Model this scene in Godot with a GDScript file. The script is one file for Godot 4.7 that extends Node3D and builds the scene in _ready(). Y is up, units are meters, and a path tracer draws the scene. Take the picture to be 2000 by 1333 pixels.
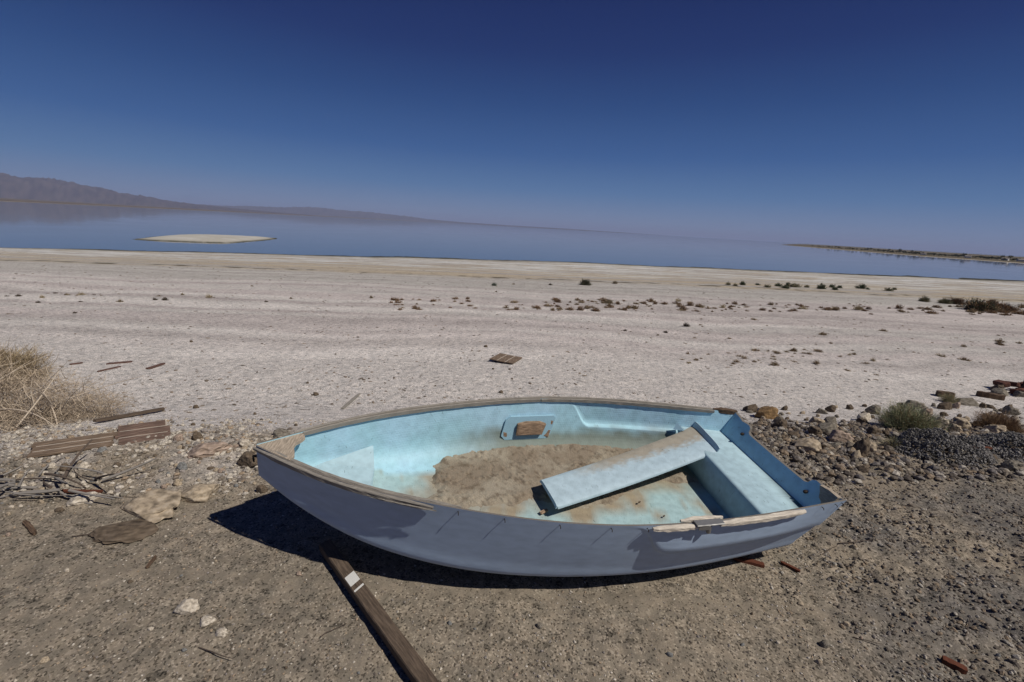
extends Node3D
# An abandoned dinghy on the bank of a desert lake. x right, y up, -z towards the lake; metres.

const BEAM = [0.0100,0.0411,0.0720,0.1025,0.1323,0.1611,0.1888,0.2151,0.2399,0.2631,0.2848,0.3052,0.3243,0.3424,0.3594,0.3754,0.3907,0.4053,0.4193,0.4328,0.4458,0.4583,0.4701,0.4814,0.4921,0.5021,0.5113,0.5199,0.5277,0.5347,0.5410,0.5463,0.5508,0.5544,0.5570,0.5588,0.5596,0.5597,0.5590,0.5575,0.5554,0.5526,0.5492,0.5452,0.5407,0.5357,0.5302,0.5243,0.5181,0.5115,0.5046,0.4975,0.4901,0.4824,0.4746,0.4666,0.4585,0.4503,0.4420,0.4336,0.4252]
const SHEER = [0.3765,0.3760,0.3754,0.3749,0.3743,0.3737,0.3732,0.3726,0.3721,0.3715,0.3710,0.3704,0.3699,0.3694,0.3688,0.3683,0.3677,0.3672,0.3667,0.3662,0.3656,0.3651,0.3646,0.3641,0.3636,0.3631,0.3626,0.3621,0.3616,0.3611,0.3606,0.3602,0.3597,0.3592,0.3588,0.3583,0.3579,0.3574,0.3570,0.3566,0.3561,0.3557,0.3553,0.3548,0.3544,0.3540,0.3536,0.3532,0.3528,0.3524,0.3520,0.3516,0.3512,0.3508,0.3504,0.3500,0.3496,0.3492,0.3488,0.3484,0.3480]
const CHINE_W = [0.0000,0.0311,0.0621,0.0926,0.1224,0.1515,0.1795,0.2062,0.2315,0.2552,0.2769,0.2970,0.3153,0.3320,0.3473,0.3612,0.3738,0.3852,0.3955,0.4049,0.4133,0.4210,0.4280,0.4344,0.4403,0.4457,0.4508,0.4555,0.4598,0.4636,0.4670,0.4700,0.4725,0.4746,0.4762,0.4773,0.4780,0.4782,0.4779,0.4771,0.4757,0.4739,0.4716,0.4687,0.4653,0.4614,0.4571,0.4524,0.4473,0.4419,0.4361,0.4301,0.4237,0.4172,0.4104,0.4035,0.3964,0.3891,0.3818,0.3745,0.3671]
const CHINE_H = [0.2149,0.2014,0.1880,0.1748,0.1617,0.1489,0.1364,0.1242,0.1126,0.1014,0.0908,0.0808,0.0715,0.0629,0.0551,0.0480,0.0415,0.0356,0.0303,0.0256,0.0213,0.0176,0.0143,0.0114,0.0089,0.0068,0.0049,0.0034,0.0021,0.0009,0.0000,-0.0008,-0.0015,-0.0020,-0.0024,-0.0027,-0.0028,-0.0029,-0.0028,-0.0027,-0.0024,-0.0021,-0.0017,-0.0011,-0.0005,0.0001,0.0009,0.0017,0.0025,0.0035,0.0044,0.0055,0.0065,0.0076,0.0088,0.0099,0.0111,0.0123,0.0135,0.0147,0.0160]
const NAMED_STONES = [
	[-1.88,-2.032,0.338,0.17,1], [-1.698,-2.182,0.219,0.34,1], [-1.83,-1.851,0.293,0.1,3], [-1.965,-2.458,0.065,0.85,5], [-2.257,-2.101,0.141,0.32,2],
	[-1.966,-2.658,0.259,0.28,6], [-1.624,-2.556,0.148,0.6,3], [-1.385,-2.286,0.064,0.75,3], [-1.225,-1.456,0.085,0.62,2], [-1.113,-1.408,0.059,0.4,2],
	[-1.033,-1.369,0.05,0.5,2], [2.589,-4.243,0.224,0.55,4], [2.657,-4.611,0.177,0.5,3], [2.341,-3.208,0.228,0.4,1], [2.691,-3.391,0.182,0.5,6],
	[2.729,-3.604,0.183,0.5,0], [2.727,-3.193,0.133,1,3], [4.285,-3.999,0.182,0.7,1], [4.451,-3.851,0.158,0.5,1], [5.87,-5.458,0.323,0.3,0],
	[4.898,-5.175,0.246,0.4,0], [3.447,-3.376,0.255,0.25,1], [-1.643,-3.001,0.126,0.4,0], [-1.795,-2.813,0.091,0.5,2], [3.579,-4.277,0.154,0.5,2]]
const LEFT_STONES = [
	[-1.987,-2.732,0.026,0.699,5], [-1.561,-2.192,0.026,0.471,0], [-2.278,-2.385,0.031,0.748,6], [-2.846,-2.314,0.027,0.717,3], [-2.004,-2.407,0.029,0.449,5],
	[-2.484,-2.192,0.021,0.498,0], [-2.616,-2.061,0.019,0.457,5], [-1.843,-2.212,0.02,0.566,6], [-2.326,-2.292,0.021,0.505,2], [-2.442,-2.091,0.023,0.741,1],
	[-1.998,-2.319,0.036,0.621,5], [-2.514,-2.652,0.028,0.389,0], [-1.675,-2.782,0.044,0.47,2], [-2.267,-2.837,0.067,0.728,6], [-1.561,-2.396,0.022,0.427,3],
	[-1.552,-2.33,0.032,0.501,5], [-2.537,-2.032,0.024,0.569,2], [-2.021,-2.492,0.031,0.699,1], [-2.357,-2.297,0.039,0.492,5], [-2.357,-2.008,0.018,0.651,2],
	[-2.007,-2.857,0.031,0.676,5], [-1.825,-2.167,0.027,0.64,0], [-2.218,-2.568,0.025,0.731,1], [-1.477,-2.463,0.031,0.709,2], [-1.793,-2.363,0.026,0.701,1],
	[-1.881,-2.994,0.032,0.558,2], [-1.68,-2.738,0.059,0.621,1], [-2.532,-2.469,0.023,0.37,3], [-2.291,-2.027,0.05,0.395,3], [-2.16,-2.309,0.037,0.473,2],
	[-1.533,-2.509,0.037,0.604,0], [-2.911,-2.412,0.048,0.676,0], [-2.169,-2.876,0.082,0.671,3], [-1.935,-2.141,0.035,0.594,6], [-2.58,-2.287,0.02,0.671,2],
	[-2.025,-3.013,0.03,0.477,5], [-2.644,-2.233,0.049,0.475,2], [-1.832,-2.788,0.037,0.605,6], [-1.877,-2.303,0.053,0.671,1], [-1.844,-2.839,0.025,0.61,1],
	[-2.149,-2.255,0.02,0.502,6], [-2.491,-2.503,0.032,0.436,0], [-2.721,-2.521,0.029,0.383,1], [-2.241,-2.61,0.023,0.655,3], [-1.741,-2.707,0.026,0.683,2],
	[-2.712,-2.412,0.065,0.5,2], [-1.699,-2.192,0.051,0.62,1], [-2.802,-2.314,0.045,0.426,1], [-2.507,-2.33,0.045,0.709,2], [-2.409,-2.106,0.033,0.638,0],
	[-1.539,-2.208,0.024,0.606,0], [-1.666,-2.213,0.04,0.528,0], [-2.448,-2.457,0.022,0.688,2], [-2.329,-2.34,0.042,0.503,2], [-2.523,-2.167,0.051,0.718,1],
	[-2.134,-2.463,0.047,0.426,0], [-1.763,-2.769,0.055,0.377,1], [-2.299,-2.182,0.025,0.373,2], [-1.742,-2.738,0.029,0.441,2], [-2.376,-2.061,0.025,0.423,0],
	[-2.126,-2.664,0.033,0.463,6], [-1.988,-2.385,0.026,0.666,2], [-1.864,-2.813,0.025,0.395,2], [-2.614,-2.346,0.029,0.716,5], [-2.612,-2.39,0.064,0.654,3],
	[-1.692,-2.255,0.056,0.623,6], [-1.995,-2.639,0.024,0.653,3], [-1.523,-2.374,0.024,0.725,0], [-2.684,-2.335,0.021,0.736,1], [-1.898,-2.67,0.057,0.631,2],
	[-2.368,-2.469,0.042,0.684,3], [-2.175,-2.732,0.035,0.658,1], [-2.621,-2.146,0.019,0.733,3], [-2.17,-2.197,0.028,0.642,2], [-2.736,-2.281,0.031,0.723,2],
	[-2.173,-2.276,0.03,0.38,0], [-2.287,-2.701,0.025,0.701,2], [-2.087,-2.177,0.039,0.571,0], [-1.769,-2.481,0.036,0.678,1], [-2.064,-2.515,0.033,0.508,2],
	[-1.923,-2.556,0.03,0.652,6], [-2.191,-2.106,0.023,0.688,2], [-1.816,-2.497,0.044,0.364,3], [-1.62,-2.379,0.032,0.616,1], [-1.887,-2.351,0.026,0.423,1],
	[-2.459,-2.424,0.025,0.583,1], [-2.585,-2.61,0.07,0.548,5], [-2.499,-2.042,0.021,0.548,2], [-1.732,-2.475,0.049,0.533,6], [-2.385,-2.719,0.027,0.633,1],
	[-1.67,-2.162,0.025,0.375,0], [-2.45,-2.239,0.024,0.605,2], [-2.572,-2.384,0.03,0.602,0], [-1.636,-2.695,0.026,0.453,1], [-2.122,-2.756,0.024,0.479,3],
	[-1.941,-2.597,0.025,0.525,3], [-2.702,-2.368,0.021,0.533,0], [-2.303,-2.121,0.02,0.597,0], [-1.899,-2.909,0.028,0.363,6], [-1.928,-2.27,0.038,0.578,6],
	[-1.468,-2.368,0.024,0.555,1], [-1.751,-2.26,0.025,0.691,0], [-2.531,-2.418,0.074,0.461,2], [-1.955,-2.713,0.024,0.67,6], [-2.146,-2.731,0.026,0.726,3],
	[-2.731,-2.325,0.021,0.57,1], [-1.998,-2.948,0.028,0.656,6], [-2.37,-2.26,0.026,0.695,2], [-2.298,-2.151,0.033,0.646,0], [-2.49,-1.974,0.036,0.432,1],
	[-2.02,-2.664,0.031,0.694,2], [-2.687,-2.556,0.023,0.438,2]]
const RIGHT_STONES = [
	[3.238,-4.455,0.048,0.586,1], [2.489,-3.347,0.048,0.43,0], [2.558,-3.136,0.035,0.506,0], [3.138,-3.613,0.121,0.528,3], [3.111,-4.81,0.073,0.781,3],
	[3.918,-4.005,0.062,0.701,3], [4.074,-4.48,0.07,0.596,0], [2.18,-3.346,0.067,0.561,0], [2.731,-3.721,0.055,0.675,0], [5.921,-5.169,0.058,0.469,3],
	[2.395,-3.488,0.104,0.428,3], [3.082,-3.49,0.072,0.575,0], [2.417,-3.727,0.129,0.7,3], [4.448,-4.11,0.089,0.405,0], [5.391,-4.835,0.064,0.665,0],
	[2.998,-4.565,0.053,0.421,1], [3.195,-4.633,0.062,0.543,1], [2.473,-3.13,0.037,0.562,3], [4.017,-3.816,0.104,0.767,1], [4.45,-4.311,0.047,0.575,0],
	[4.088,-4.766,0.159,0.678,0], [5.848,-5.158,0.056,0.533,0], [4.087,-3.491,0.038,0.627,6], [2.637,-3.122,0.088,0.797,1], [2.602,-3.542,0.111,0.778,3],
	[4.556,-3.884,0.048,0.703,1], [3.908,-4.706,0.051,0.702,0], [2.921,-4.159,0.048,0.522,3], [4.111,-3.898,0.047,0.655,3], [4.342,-4.143,0.07,0.414,0],
	[2.806,-3.377,0.039,0.539,2], [4.403,-4.719,0.089,0.432,3], [5.525,-4.679,0.053,0.48,0], [3.077,-3.384,0.064,0.534,6], [2.537,-4.226,0.051,0.428,1],
	[4.443,-3.809,0.043,0.683,0], [3.804,-3.129,0.054,0.437,2], [2.572,-4.553,0.076,0.44,0], [2.985,-3.851,0.042,0.718,1], [3.123,-3.369,0.037,0.504,3],
	[3.777,-3.415,0.05,0.406,0], [2.701,-4.563,0.084,0.725,2], [4.001,-3.719,0.041,0.414,0], [5.312,-4.471,0.116,0.561,2], [2.657,-3.466,0.038,0.577,3],
	[3.708,-3.6,0.095,0.759,0], [3.055,-4.016,0.124,0.602,0], [4.757,-5.163,0.073,0.602,0], [2.552,-2.938,0.095,0.45,3], [2.584,-3.06,0.052,0.692,0],
	[4.594,-5.13,0.066,0.664,0], [3.46,-3.797,0.054,0.518,0], [4.556,-4.662,0.132,0.784,6], [2.345,-3.067,0.037,0.688,1], [2.611,-3.324,0.101,0.422,0],
	[2.389,-3.994,0.066,0.439,3], [3.862,-3.144,0.073,0.471,0], [3.962,-3.461,0.05,0.48,6], [3.629,-4.062,0.044,0.451,0], [5.698,-4.969,0.053,0.505,3],
	[2.754,-4.316,0.067,0.569,0], [2.254,-3.208,0.038,0.56,1], [2.307,-3.151,0.038,0.758,1], [4.964,-5.047,0.055,0.796,1], [2.77,-4.218,0.046,0.589,3],
	[3.611,-4.783,0.11,0.722,3], [4.377,-4.788,0.07,0.652,0], [4.369,-3.891,0.055,0.446,1], [3.874,-3.759,0.049,0.712,1], [4.778,-4.138,0.077,0.564,0],
	[4.787,-5.099,0.071,0.42,0], [2.512,-3.704,0.044,0.641,3], [4.026,-4.107,0.089,0.516,0], [2.776,-4.611,0.094,0.58,2], [2.238,-3.398,0.04,0.62,3],
	[5.855,-5.322,0.083,0.793,3], [2.761,-3.15,0.035,0.749,0], [3.767,-3.244,0.086,0.423,3], [4.643,-4.568,0.052,0.53,3], [2.495,-3.067,0.047,0.605,3],
	[3.611,-3.377,0.04,0.435,0], [4.006,-3.499,0.038,0.576,1], [2.756,-3.369,0.054,0.781,1], [3.43,-4.683,0.112,0.519,0], [3.899,-3.468,0.05,0.435,0],
	[4.699,-4.172,0.046,0.754,3], [2.612,-3.627,0.062,0.766,3], [2.308,-3.465,0.049,0.796,3], [4.499,-3.892,0.045,0.622,1], [6.015,-5.246,0.058,0.434,0],
	[4.212,-4.134,0.116,0.757,2], [5.466,-5.254,0.098,0.767,6], [4.065,-3.362,0.088,0.737,6], [3.27,-3.514,0.112,0.514,0], [5.414,-5.309,0.057,0.6,1],
	[3.399,-3.4,0.037,0.495,0], [5.706,-5.051,0.073,0.42,2], [2.416,-3.603,0.054,0.687,6], [3.958,-3.324,0.041,0.43,0], [4.956,-4.704,0.063,0.609,3],
	[3.853,-3.823,0.074,0.587,3], [2.81,-3.504,0.041,0.497,1], [2.32,-3.533,0.042,0.735,1], [2.72,-3.399,0.046,0.66,2], [5.866,-5.011,0.163,0.666,0],
	[2.501,-3.186,0.037,0.603,3], [4.505,-4.53,0.049,0.716,0], [3.974,-4.014,0.07,0.434,3], [3.464,-3.46,0.057,0.579,1], [3.814,-3.678,0.075,0.546,0],
	[5.998,-5.356,0.113,0.505,3], [3.134,-3.9,0.054,0.612,3], [3.47,-3.384,0.062,0.554,0], [4.814,-5.296,0.073,0.488,3], [3.961,-4.968,0.086,0.757,3],
	[2.411,-3.815,0.044,0.685,0], [4.825,-4.019,0.089,0.456,0], [3.377,-4.035,0.095,0.699,3], [2.505,-3.904,0.092,0.797,0], [3.581,-3.391,0.039,0.548,3],
	[2.777,-3.675,0.04,0.679,1], [4.746,-4.43,0.077,0.669,1], [3.82,-4.478,0.057,0.698,3], [3.829,-3.415,0.038,0.729,0], [2.463,-3.222,0.047,0.535,0],
	[2.416,-3.428,0.038,0.557,0], [6.107,-5.257,0.108,0.746,3], [4.06,-3.751,0.046,0.602,1], [2.641,-3.873,0.046,0.795,1], [3.867,-3.422,0.045,0.479,0],
	[2.892,-4.69,0.057,0.563,0], [4.915,-4.832,0.072,0.464,6], [3.4,-4.411,0.048,0.661,0], [2.284,-3.081,0.044,0.614,1], [2.842,-3.265,0.117,0.719,1],
	[3.744,-4.279,0.047,0.478,0], [4.095,-4.048,0.051,0.576,0], [2.687,-4.342,0.051,0.513,0], [5.24,-5.309,0.062,0.721,0], [3.691,-3.904,0.048,0.653,6],
	[4.519,-4.034,0.045,0.401,0], [3.699,-3.384,0.037,0.561,0], [3.27,-3.302,0.045,0.475,2], [2.471,-4.087,0.044,0.476,6], [2.485,-3.603,0.043,0.545,3],
	[2.61,-4.649,0.106,0.614,3], [3.461,-4.12,0.061,0.489,6], [3.68,-3.222,0.085,0.596,2], [4.139,-3.72,0.043,0.592,3], [2.845,-4.434,0.055,0.585,0],
	[3.744,-3.08,0.104,0.692,0], [4.67,-4.259,0.046,0.526,3], [3.816,-3.592,0.04,0.486,3], [3.797,-4.988,0.063,0.579,1], [2.702,-3.317,0.047,0.479,0],
	[3.242,-3.614,0.07,0.701,3], [4.867,-4.781,0.089,0.502,3], [2.297,-3.61,0.039,0.663,0], [2.727,-4.013,0.054,0.469,0], [2.588,-3.258,0.048,0.675,1],
	[5.26,-5.188,0.161,0.631,3], [2.953,-3.482,0.05,0.499,0], [4.261,-5.139,0.068,0.481,3], [5.064,-4.253,0.062,0.543,0], [5.496,-4.747,0.061,0.549,3],
	[2.92,-3.589,0.089,0.409,0], [2.893,-3.965,0.14,0.491,1], [2.769,-3.287,0.037,0.736,0]]
const FORE_STONES = [
	[-1.144,-1.434,0.012,0.765,3], [0.995,-1.449,0.013,0.528,1], [-0.017,-1.437,0.015,0.649,2], [-1.628,-1.887,0.016,0.574,2], [-1.227,-1.614,0.014,0.572,5],
	[3.172,-2.776,0.021,0.699,6], [-0.73,-1.261,0.013,0.679,3], [-1.404,-1.257,0.011,0.618,3], [1.85,-1.445,0.025,0.57,6], [-2.016,-1.642,0.013,0.788,0],
	[-2.036,-1.586,0.013,0.77,0], [1.49,-1.52,0.014,0.754,6], [1.631,-1.398,0.013,0.526,6], [1.718,-1.67,0.014,0.67,3], [2.388,-2.156,0.017,0.513,2],
	[-0.491,-1.235,0.011,0.637,2], [-2.331,-1.828,0.03,0.529,6], [1.838,-1.505,0.013,0.678,2], [1.69,-1.449,0.014,0.708,2], [-0.472,-1.254,0.012,0.674,5],
	[-0.71,-1.366,0.012,0.72,6], [1.312,-1.471,0.034,0.713,0], [-0.921,-1.642,0.014,0.525,6], [-0.185,-1.482,0.023,0.505,5], [1.775,-1.597,0.014,0.639,6],
	[1.867,-2.086,0.032,0.735,1], [2.19,-2.071,0.029,0.692,2], [-0.689,-1.65,0.019,0.661,5], [1.986,-1.398,0.012,0.783,0], [1.634,-1.811,0.014,0.747,5],
	[2.448,-2.282,0.033,0.762,3], [0.284,-1.355,0.012,0.656,0], [-1.369,-1.203,0.013,0.574,3], [1.128,-1.478,0.018,0.775,2], [0.178,-1.486,0.03,0.692,0],
	[1.47,-1.577,0.032,0.52,1], [-0.082,-1.46,0.013,0.64,5], [-0.886,-1.687,0.029,0.581,6], [0.665,-1.391,0.027,0.575,5], [1.164,-1.662,0.015,0.733,1],
	[-0.011,-1.321,0.011,0.55,6], [-1.301,-1.377,0.02,0.544,2], [1.243,-1.401,0.026,0.651,1], [-1.371,-1.638,0.014,0.549,5], [-1.865,-1.633,0.022,0.695,2],
	[1.998,-1.47,0.018,0.769,5], [0.165,-1.281,0.016,0.652,2], [-0.802,-1.251,0.011,0.59,5], [0.905,-1.504,0.014,0.566,3], [2.327,-2.568,0.019,0.569,6],
	[2.007,-1.621,0.018,0.656,2], [1.34,-1.678,0.026,0.513,1], [-1.582,-1.165,0.011,0.653,2], [-1.484,-2.042,0.018,0.737,3], [1.343,-1.342,0.015,0.608,0],
	[-0.6,-1.338,0.011,0.736,1], [1.094,-1.617,0.014,0.758,3], [-1.283,-1.733,0.014,0.694,1], [-1.168,-1.373,0.015,0.699,0], [1.128,-1.695,0.014,0.71,6],
	[-1.004,-1.728,0.014,0.532,0], [0.7,-1.52,0.014,0.617,1], [-1.559,-1.231,0.031,0.604,1], [0.978,-1.46,0.019,0.587,5], [2.53,-2.622,0.025,0.507,3],
	[1.518,-1.539,0.013,0.724,5], [-1.556,-1.593,0.021,0.601,3], [0.082,-1.28,0.016,0.651,6], [-1.326,-1.294,0.02,0.751,0], [-1.117,-1.301,0.019,0.725,5]]
const BEACH_STONES = [
	[-0.432,-7.242,0.067,0.6,3], [-2.067,-4.552,0.06,0.6,3], [-4.776,-6.498,0.053,0.6,3], [-0.095,-4.938,0.053,0.6,3], [-2.52,-6.254,0.029,0.6,3],
	[-1.693,-5.168,0.025,0.6,3], [-0.74,-6.444,0.03,0.6,3], [0.291,-5.573,0.033,0.6,3], [-0.235,-5.905,0.035,0.6,3], [-0.012,-5.918,0.035,0.6,3],
	[-0.873,-5.057,0.024,0.6,3], [0.028,-5.501,0.033,0.6,3], [-2.314,-4.905,0.035,0.6,3], [-2.895,-3.889,0.057,0.6,3], [-2.422,-3.205,0.035,0.6,3],
	[-2.216,-3.678,0.031,0.6,3], [-1.666,-3.293,0.032,0.6,3]]
const GREEN_ROW = [
	[12.16,-26.197,0.293], [12.324,-25.671,0.287], [13.294,-26.845,0.39], [14.595,-27.619,0.278], [14.389,-26.2,0.381],
	[15.893,-27.677,0.433], [15.385,-26.147,0.438], [17.081,-28.706,0.32], [17.086,-28.017,0.501], [17.877,-28.131,0.346],
	[18.28,-27.399,0.49], [20.401,-29.536,0.461], [18.918,-27.124,0.394], [20.738,-29.358,0.328], [23.06,-30.635,0.581],
	[23.902,-29.419,0.46], [22.95,-29.899,0.233], [25.485,-30.887,0.275]]
const TAN_TUFTS = [
	[-10.08,-10.397,0.203], [-7.528,-11.068,0.165], [-10.259,-9.687,0.1], [5.85,-16.186,0.238], [6.073,-14.668,0.266],
	[6.852,-14.85,0.286], [10.153,-15.893,0.287], [11.479,-16.257,0.239], [12.521,-16.526,0.298], [8.381,-8.664,0.16],
	[6.413,-7.833,0.1], [2.811,-6.943,0.073], [6.307,-8.256,0.086]]
const DARK_WEEDS = [
	[-10.962,-9.626,0.077], [-10.816,-9.727,0.101], [-10.698,-10.419,0.072], [-10.31,-10.29,0.118], [-9.721,-9.081,0.073],
	[-8.154,-8.23,0.067], [-8.215,-10.228,0.106], [-8.041,-10.292,0.13], [-8.616,-9.749,0.101], [-8.333,-11.253,0.09],
	[-5.836,-11.731,0.107], [-3.968,-12.483,0.114], [-8.091,-13.891,0.095], [-8.996,-7.857,0.073], [-11.378,-10.077,0.058],
	[-9.941,-10.572,0.061], [-9.235,-9.488,0.065], [-8.642,-10.885,0.1], [-5.986,-10.82,0.074], [4.979,-22.856,0.256],
	[-0.072,-19.531,0.154], [1.564,-20.263,0.159], [-0.658,-16.015,0.109], [3.292,-9.596,0.099], [3.019,-9.242,0.064],
	[3.472,-9.477,0.065], [4.068,-10.517,0.169], [2.544,-8.411,0.078], [2.401,-9.516,0.066], [3.032,-14.426,0.245]]
const RUST_WEEDS = [
	[-3.079,-11.93,0.153], [-2.129,-11.881,0.084], [-2.884,-11.588,0.091], [-2.683,-12.719,0.129], [-2.564,-11.856,0.076],
	[-1.69,-12.799,0.1], [-1.179,-12.03,0.129], [-2.383,-11.235,0.08], [-1.002,-11.638,0.113], [-1.449,-12.408,0.132],
	[-2.731,-10.755,0.127], [-3.151,-12.587,0.11], [-1.761,-13.503,0.201], [-2.296,-10.891,0.12], [-2.31,-12.563,0.073],
	[-3.006,-11.517,0.13], [-1.328,-12.985,0.187], [-2.42,-10.981,0.154], [-2.74,-11.049,0.114], [-1.634,-11.541,0.096],
	[-2.263,-12.588,0.162], [-1.412,-13.616,0.153], [-2.892,-12.877,0.079], [-2.154,-12.904,0.082], [-3.185,-12.305,0.139],
	[-3.24,-11.83,0.107], [-3.315,-12.355,0.17], [-0.999,-11.759,0.071], [4.283,-14.576,0.089], [2.247,-12.592,0.193],
	[2.059,-14.755,0.235], [5.78,-15.003,0.095], [2.714,-13.313,0.111], [1.743,-14.074,0.095], [-0.016,-13.311,0.235],
	[-0.216,-12.08,0.159], [1.934,-13.231,0.084], [3.46,-13.563,0.162], [2.29,-12.514,0.188], [2.889,-13.396,0.089],
	[5.324,-14.458,0.228], [1.193,-12.057,0.071], [2.951,-15.001,0.092], [4.65,-15.889,0.117], [0.711,-12.157,0.071],
	[1.475,-12.437,0.138], [3.492,-12.909,0.074], [3.415,-13.452,0.165], [4.27,-15.695,0.091], [4.202,-14.105,0.092],
	[-0.221,-12.512,0.073], [4.271,-14.879,0.201], [0.231,-12.8,0.075], [4.296,-14.28,0.091], [5.418,-14.399,0.101],
	[4.987,-15.064,0.259], [1.238,-12.081,0.07], [4.219,-15.002,0.116], [3.729,-15.534,0.098], [0.269,-12.232,0.078],
	[2.618,-14.22,0.091], [5.421,-14.88,0.156], [3.608,-13.342,0.088], [0.141,-12.826,0.078], [-0.146,-11.687,0.119],
	[2.173,-14.575,0.182], [2.928,-14.787,0.275], [5.081,-13.649,0.191], [2.847,-14.397,0.151], [0.522,-12.617,0.073],
	[-0.189,-12.106,0.086], [3.596,-13.452,0.191], [3.058,-13.069,0.139], [4.957,-13.677,0.078], [1.198,-13.45,0.087],
	[0.633,-12.081,0.069], [0.671,-12.359,0.079], [1.039,-12.032,0.152], [2.393,-14.666,0.096], [5.431,-14.134,0.081],
	[3.953,-14.637,0.171], [1.429,-14.278,0.081], [1.256,-12.359,0.195], [3.531,-13.507,0.084], [1.56,-12.385,0.233],
	[2.088,-12.855,0.219], [6.141,-15.793,0.166], [1.896,-13.562,0.11], [1.353,-14.574,0.184], [3.548,-13.286,0.08],
	[0.988,-12.854,0.22], [2.514,-14.545,0.14], [5.189,-13.846,0.22], [2.097,-14.19,0.214], [4.111,-13.48,0.1],
	[1.343,-13.929,0.211], [5.472,-15.314,0.232], [1.851,-13.589,0.126], [0.953,-13.674,0.09], [1.131,-13.121,0.077],
	[4.655,-15.535,0.123], [3.7,-15.25,0.116], [2.903,-13.732,0.216], [4.749,-15.759,0.222], [2.757,-13.368,0.081],
	[2.286,-13.122,0.175], [4.799,-15.471,0.218], [2.872,-13.424,0.196], [1.831,-12.437,0.192], [4.645,-14.91,0.131],
	[0.625,-12.333,0.194], [0.562,-12.334,0.139], [-0.068,-11.735,0.098], [1.292,-14.514,0.188], [1.572,-13.285,0.082],
	[3.278,-14.308,0.193], [3.444,-13.535,0.088], [0.065,-11.858,0.203], [3.183,-12.961,0.149], [3.251,-14.221,0.102],
	[2.617,-14.516,0.113], [2.843,-15.187,0.113], [1.243,-12.88,0.176], [9.876,-15.699,0.142], [7.408,-15.315,0.19],
	[13.976,-18.383,0.104], [12.56,-16.324,0.147], [11.762,-16.56,0.225], [7.227,-15.097,0.147], [6.744,-14.399,0.092],
	[10.446,-15.635,0.115], [13.319,-17.077,0.186], [5.914,-15.252,0.157], [12.89,-16.937,0.233], [5.524,-13.621,0.178],
	[10.392,-16.39,0.167], [6.993,-14.579,0.147], [9.896,-16.558,0.093], [6.486,-14.078,0.087], [6.187,-15.096,0.122],
	[9.32,-15.067,0.19], [12.558,-16.258,0.122], [6.02,-13.705,0.086], [10.616,-16.832,0.2], [6.938,-15.035,0.093],
	[12.128,-16.661,0.154], [8.117,-16.023,0.202], [11.032,-15.992,0.252], [10.208,-16.867,0.152], [7.483,-15.066,0.115],
	[9.09,-14.913,0.176], [8.091,-14.729,0.187], [11.45,-16.526,0.222], [9.725,-16.832,0.108], [10.73,-16.627,0.122],
	[8.828,-16.288,0.094], [5.631,-14.048,0.094], [8.26,-14.579,0.134], [11.376,-16.058,0.235], [5.997,-14.729,0.215],
	[8.289,-14.55,0.088], [5.53,-13.62,0.099], [8.634,-14.7,0.091], [13.672,-17.754,0.112], [7.084,-14.911,0.114],
	[13.691,-18.609,0.105], [6.413,-14.488,0.164], [8.857,-15.411,0.145], [5.791,-14.941,0.236], [7.32,-14.194,0.112],
	[7.591,-16.188,0.1], [7.831,-15.347,0.115], [9.624,-15.991,0.091], [6.854,-13.991,0.08], [11.248,-16.627,0.169],
	[8.01,-15.569,0.126], [13.25,-17.754,0.102], [5.396,-13.592,0.091], [6.179,-14.399,0.179], [10.629,-17.11,0.123],
	[7.928,-16.288,0.243], [9.389,-16.626,0.219], [12.869,-16.526,0.105], [14.489,-17.078,0.184], [19.141,-17.721,0.308],
	[15.612,-17.36,0.122], [19.173,-20.073,0.14], [14.547,-17.646,0.141], [21.221,-20.867,0.145], [18.167,-18.086,0.231],
	[18.817,-18.348,0.19], [21.648,-21.038,0.155], [21.096,-20.487,0.206], [15.374,-17.646,0.271], [19.082,-18.997,0.147],
	[19.653,-18.651,0.169], [20.178,-18.766,0.367], [17.402,-17.255,0.178], [18.023,-17.612,0.122], [16.717,-17.719,0.121],
	[19.284,-18.385,0.334], [16.233,-17.865,0.311], [15.427,-16.698,0.149], [16.576,-18.497,0.137], [17.893,-19.309,0.293],
	[24.392,-22.049,0.15], [12.048,-15.287,0.105], [19.907,-19.708,0.144], [14.492,-16.697,0.113], [20.678,-19.271,0.145],
	[14.277,-16.697,0.191], [16.194,-18.197,0.169], [21.311,-19.588,0.303], [18.435,-18.46,0.177], [19.096,-18.88,0.246],
	[15.025,-17.791,0.291], [15.274,-16.63,0.303], [19.694,-20.196,0.275], [19.812,-19.708,0.316], [23.068,-21.342,0.29],
	[20.39,-19.114,0.45], [22.293,-21.125,0.409], [21.376,-19.83,0.47], [20.616,-18.499,0.42], [21.591,-20.571,0.385],
	[24.128,-21.693,0.381], [21.486,-19.952,0.296], [21.832,-20.447,0.281], [21.698,-19.952,0.422]]
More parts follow.
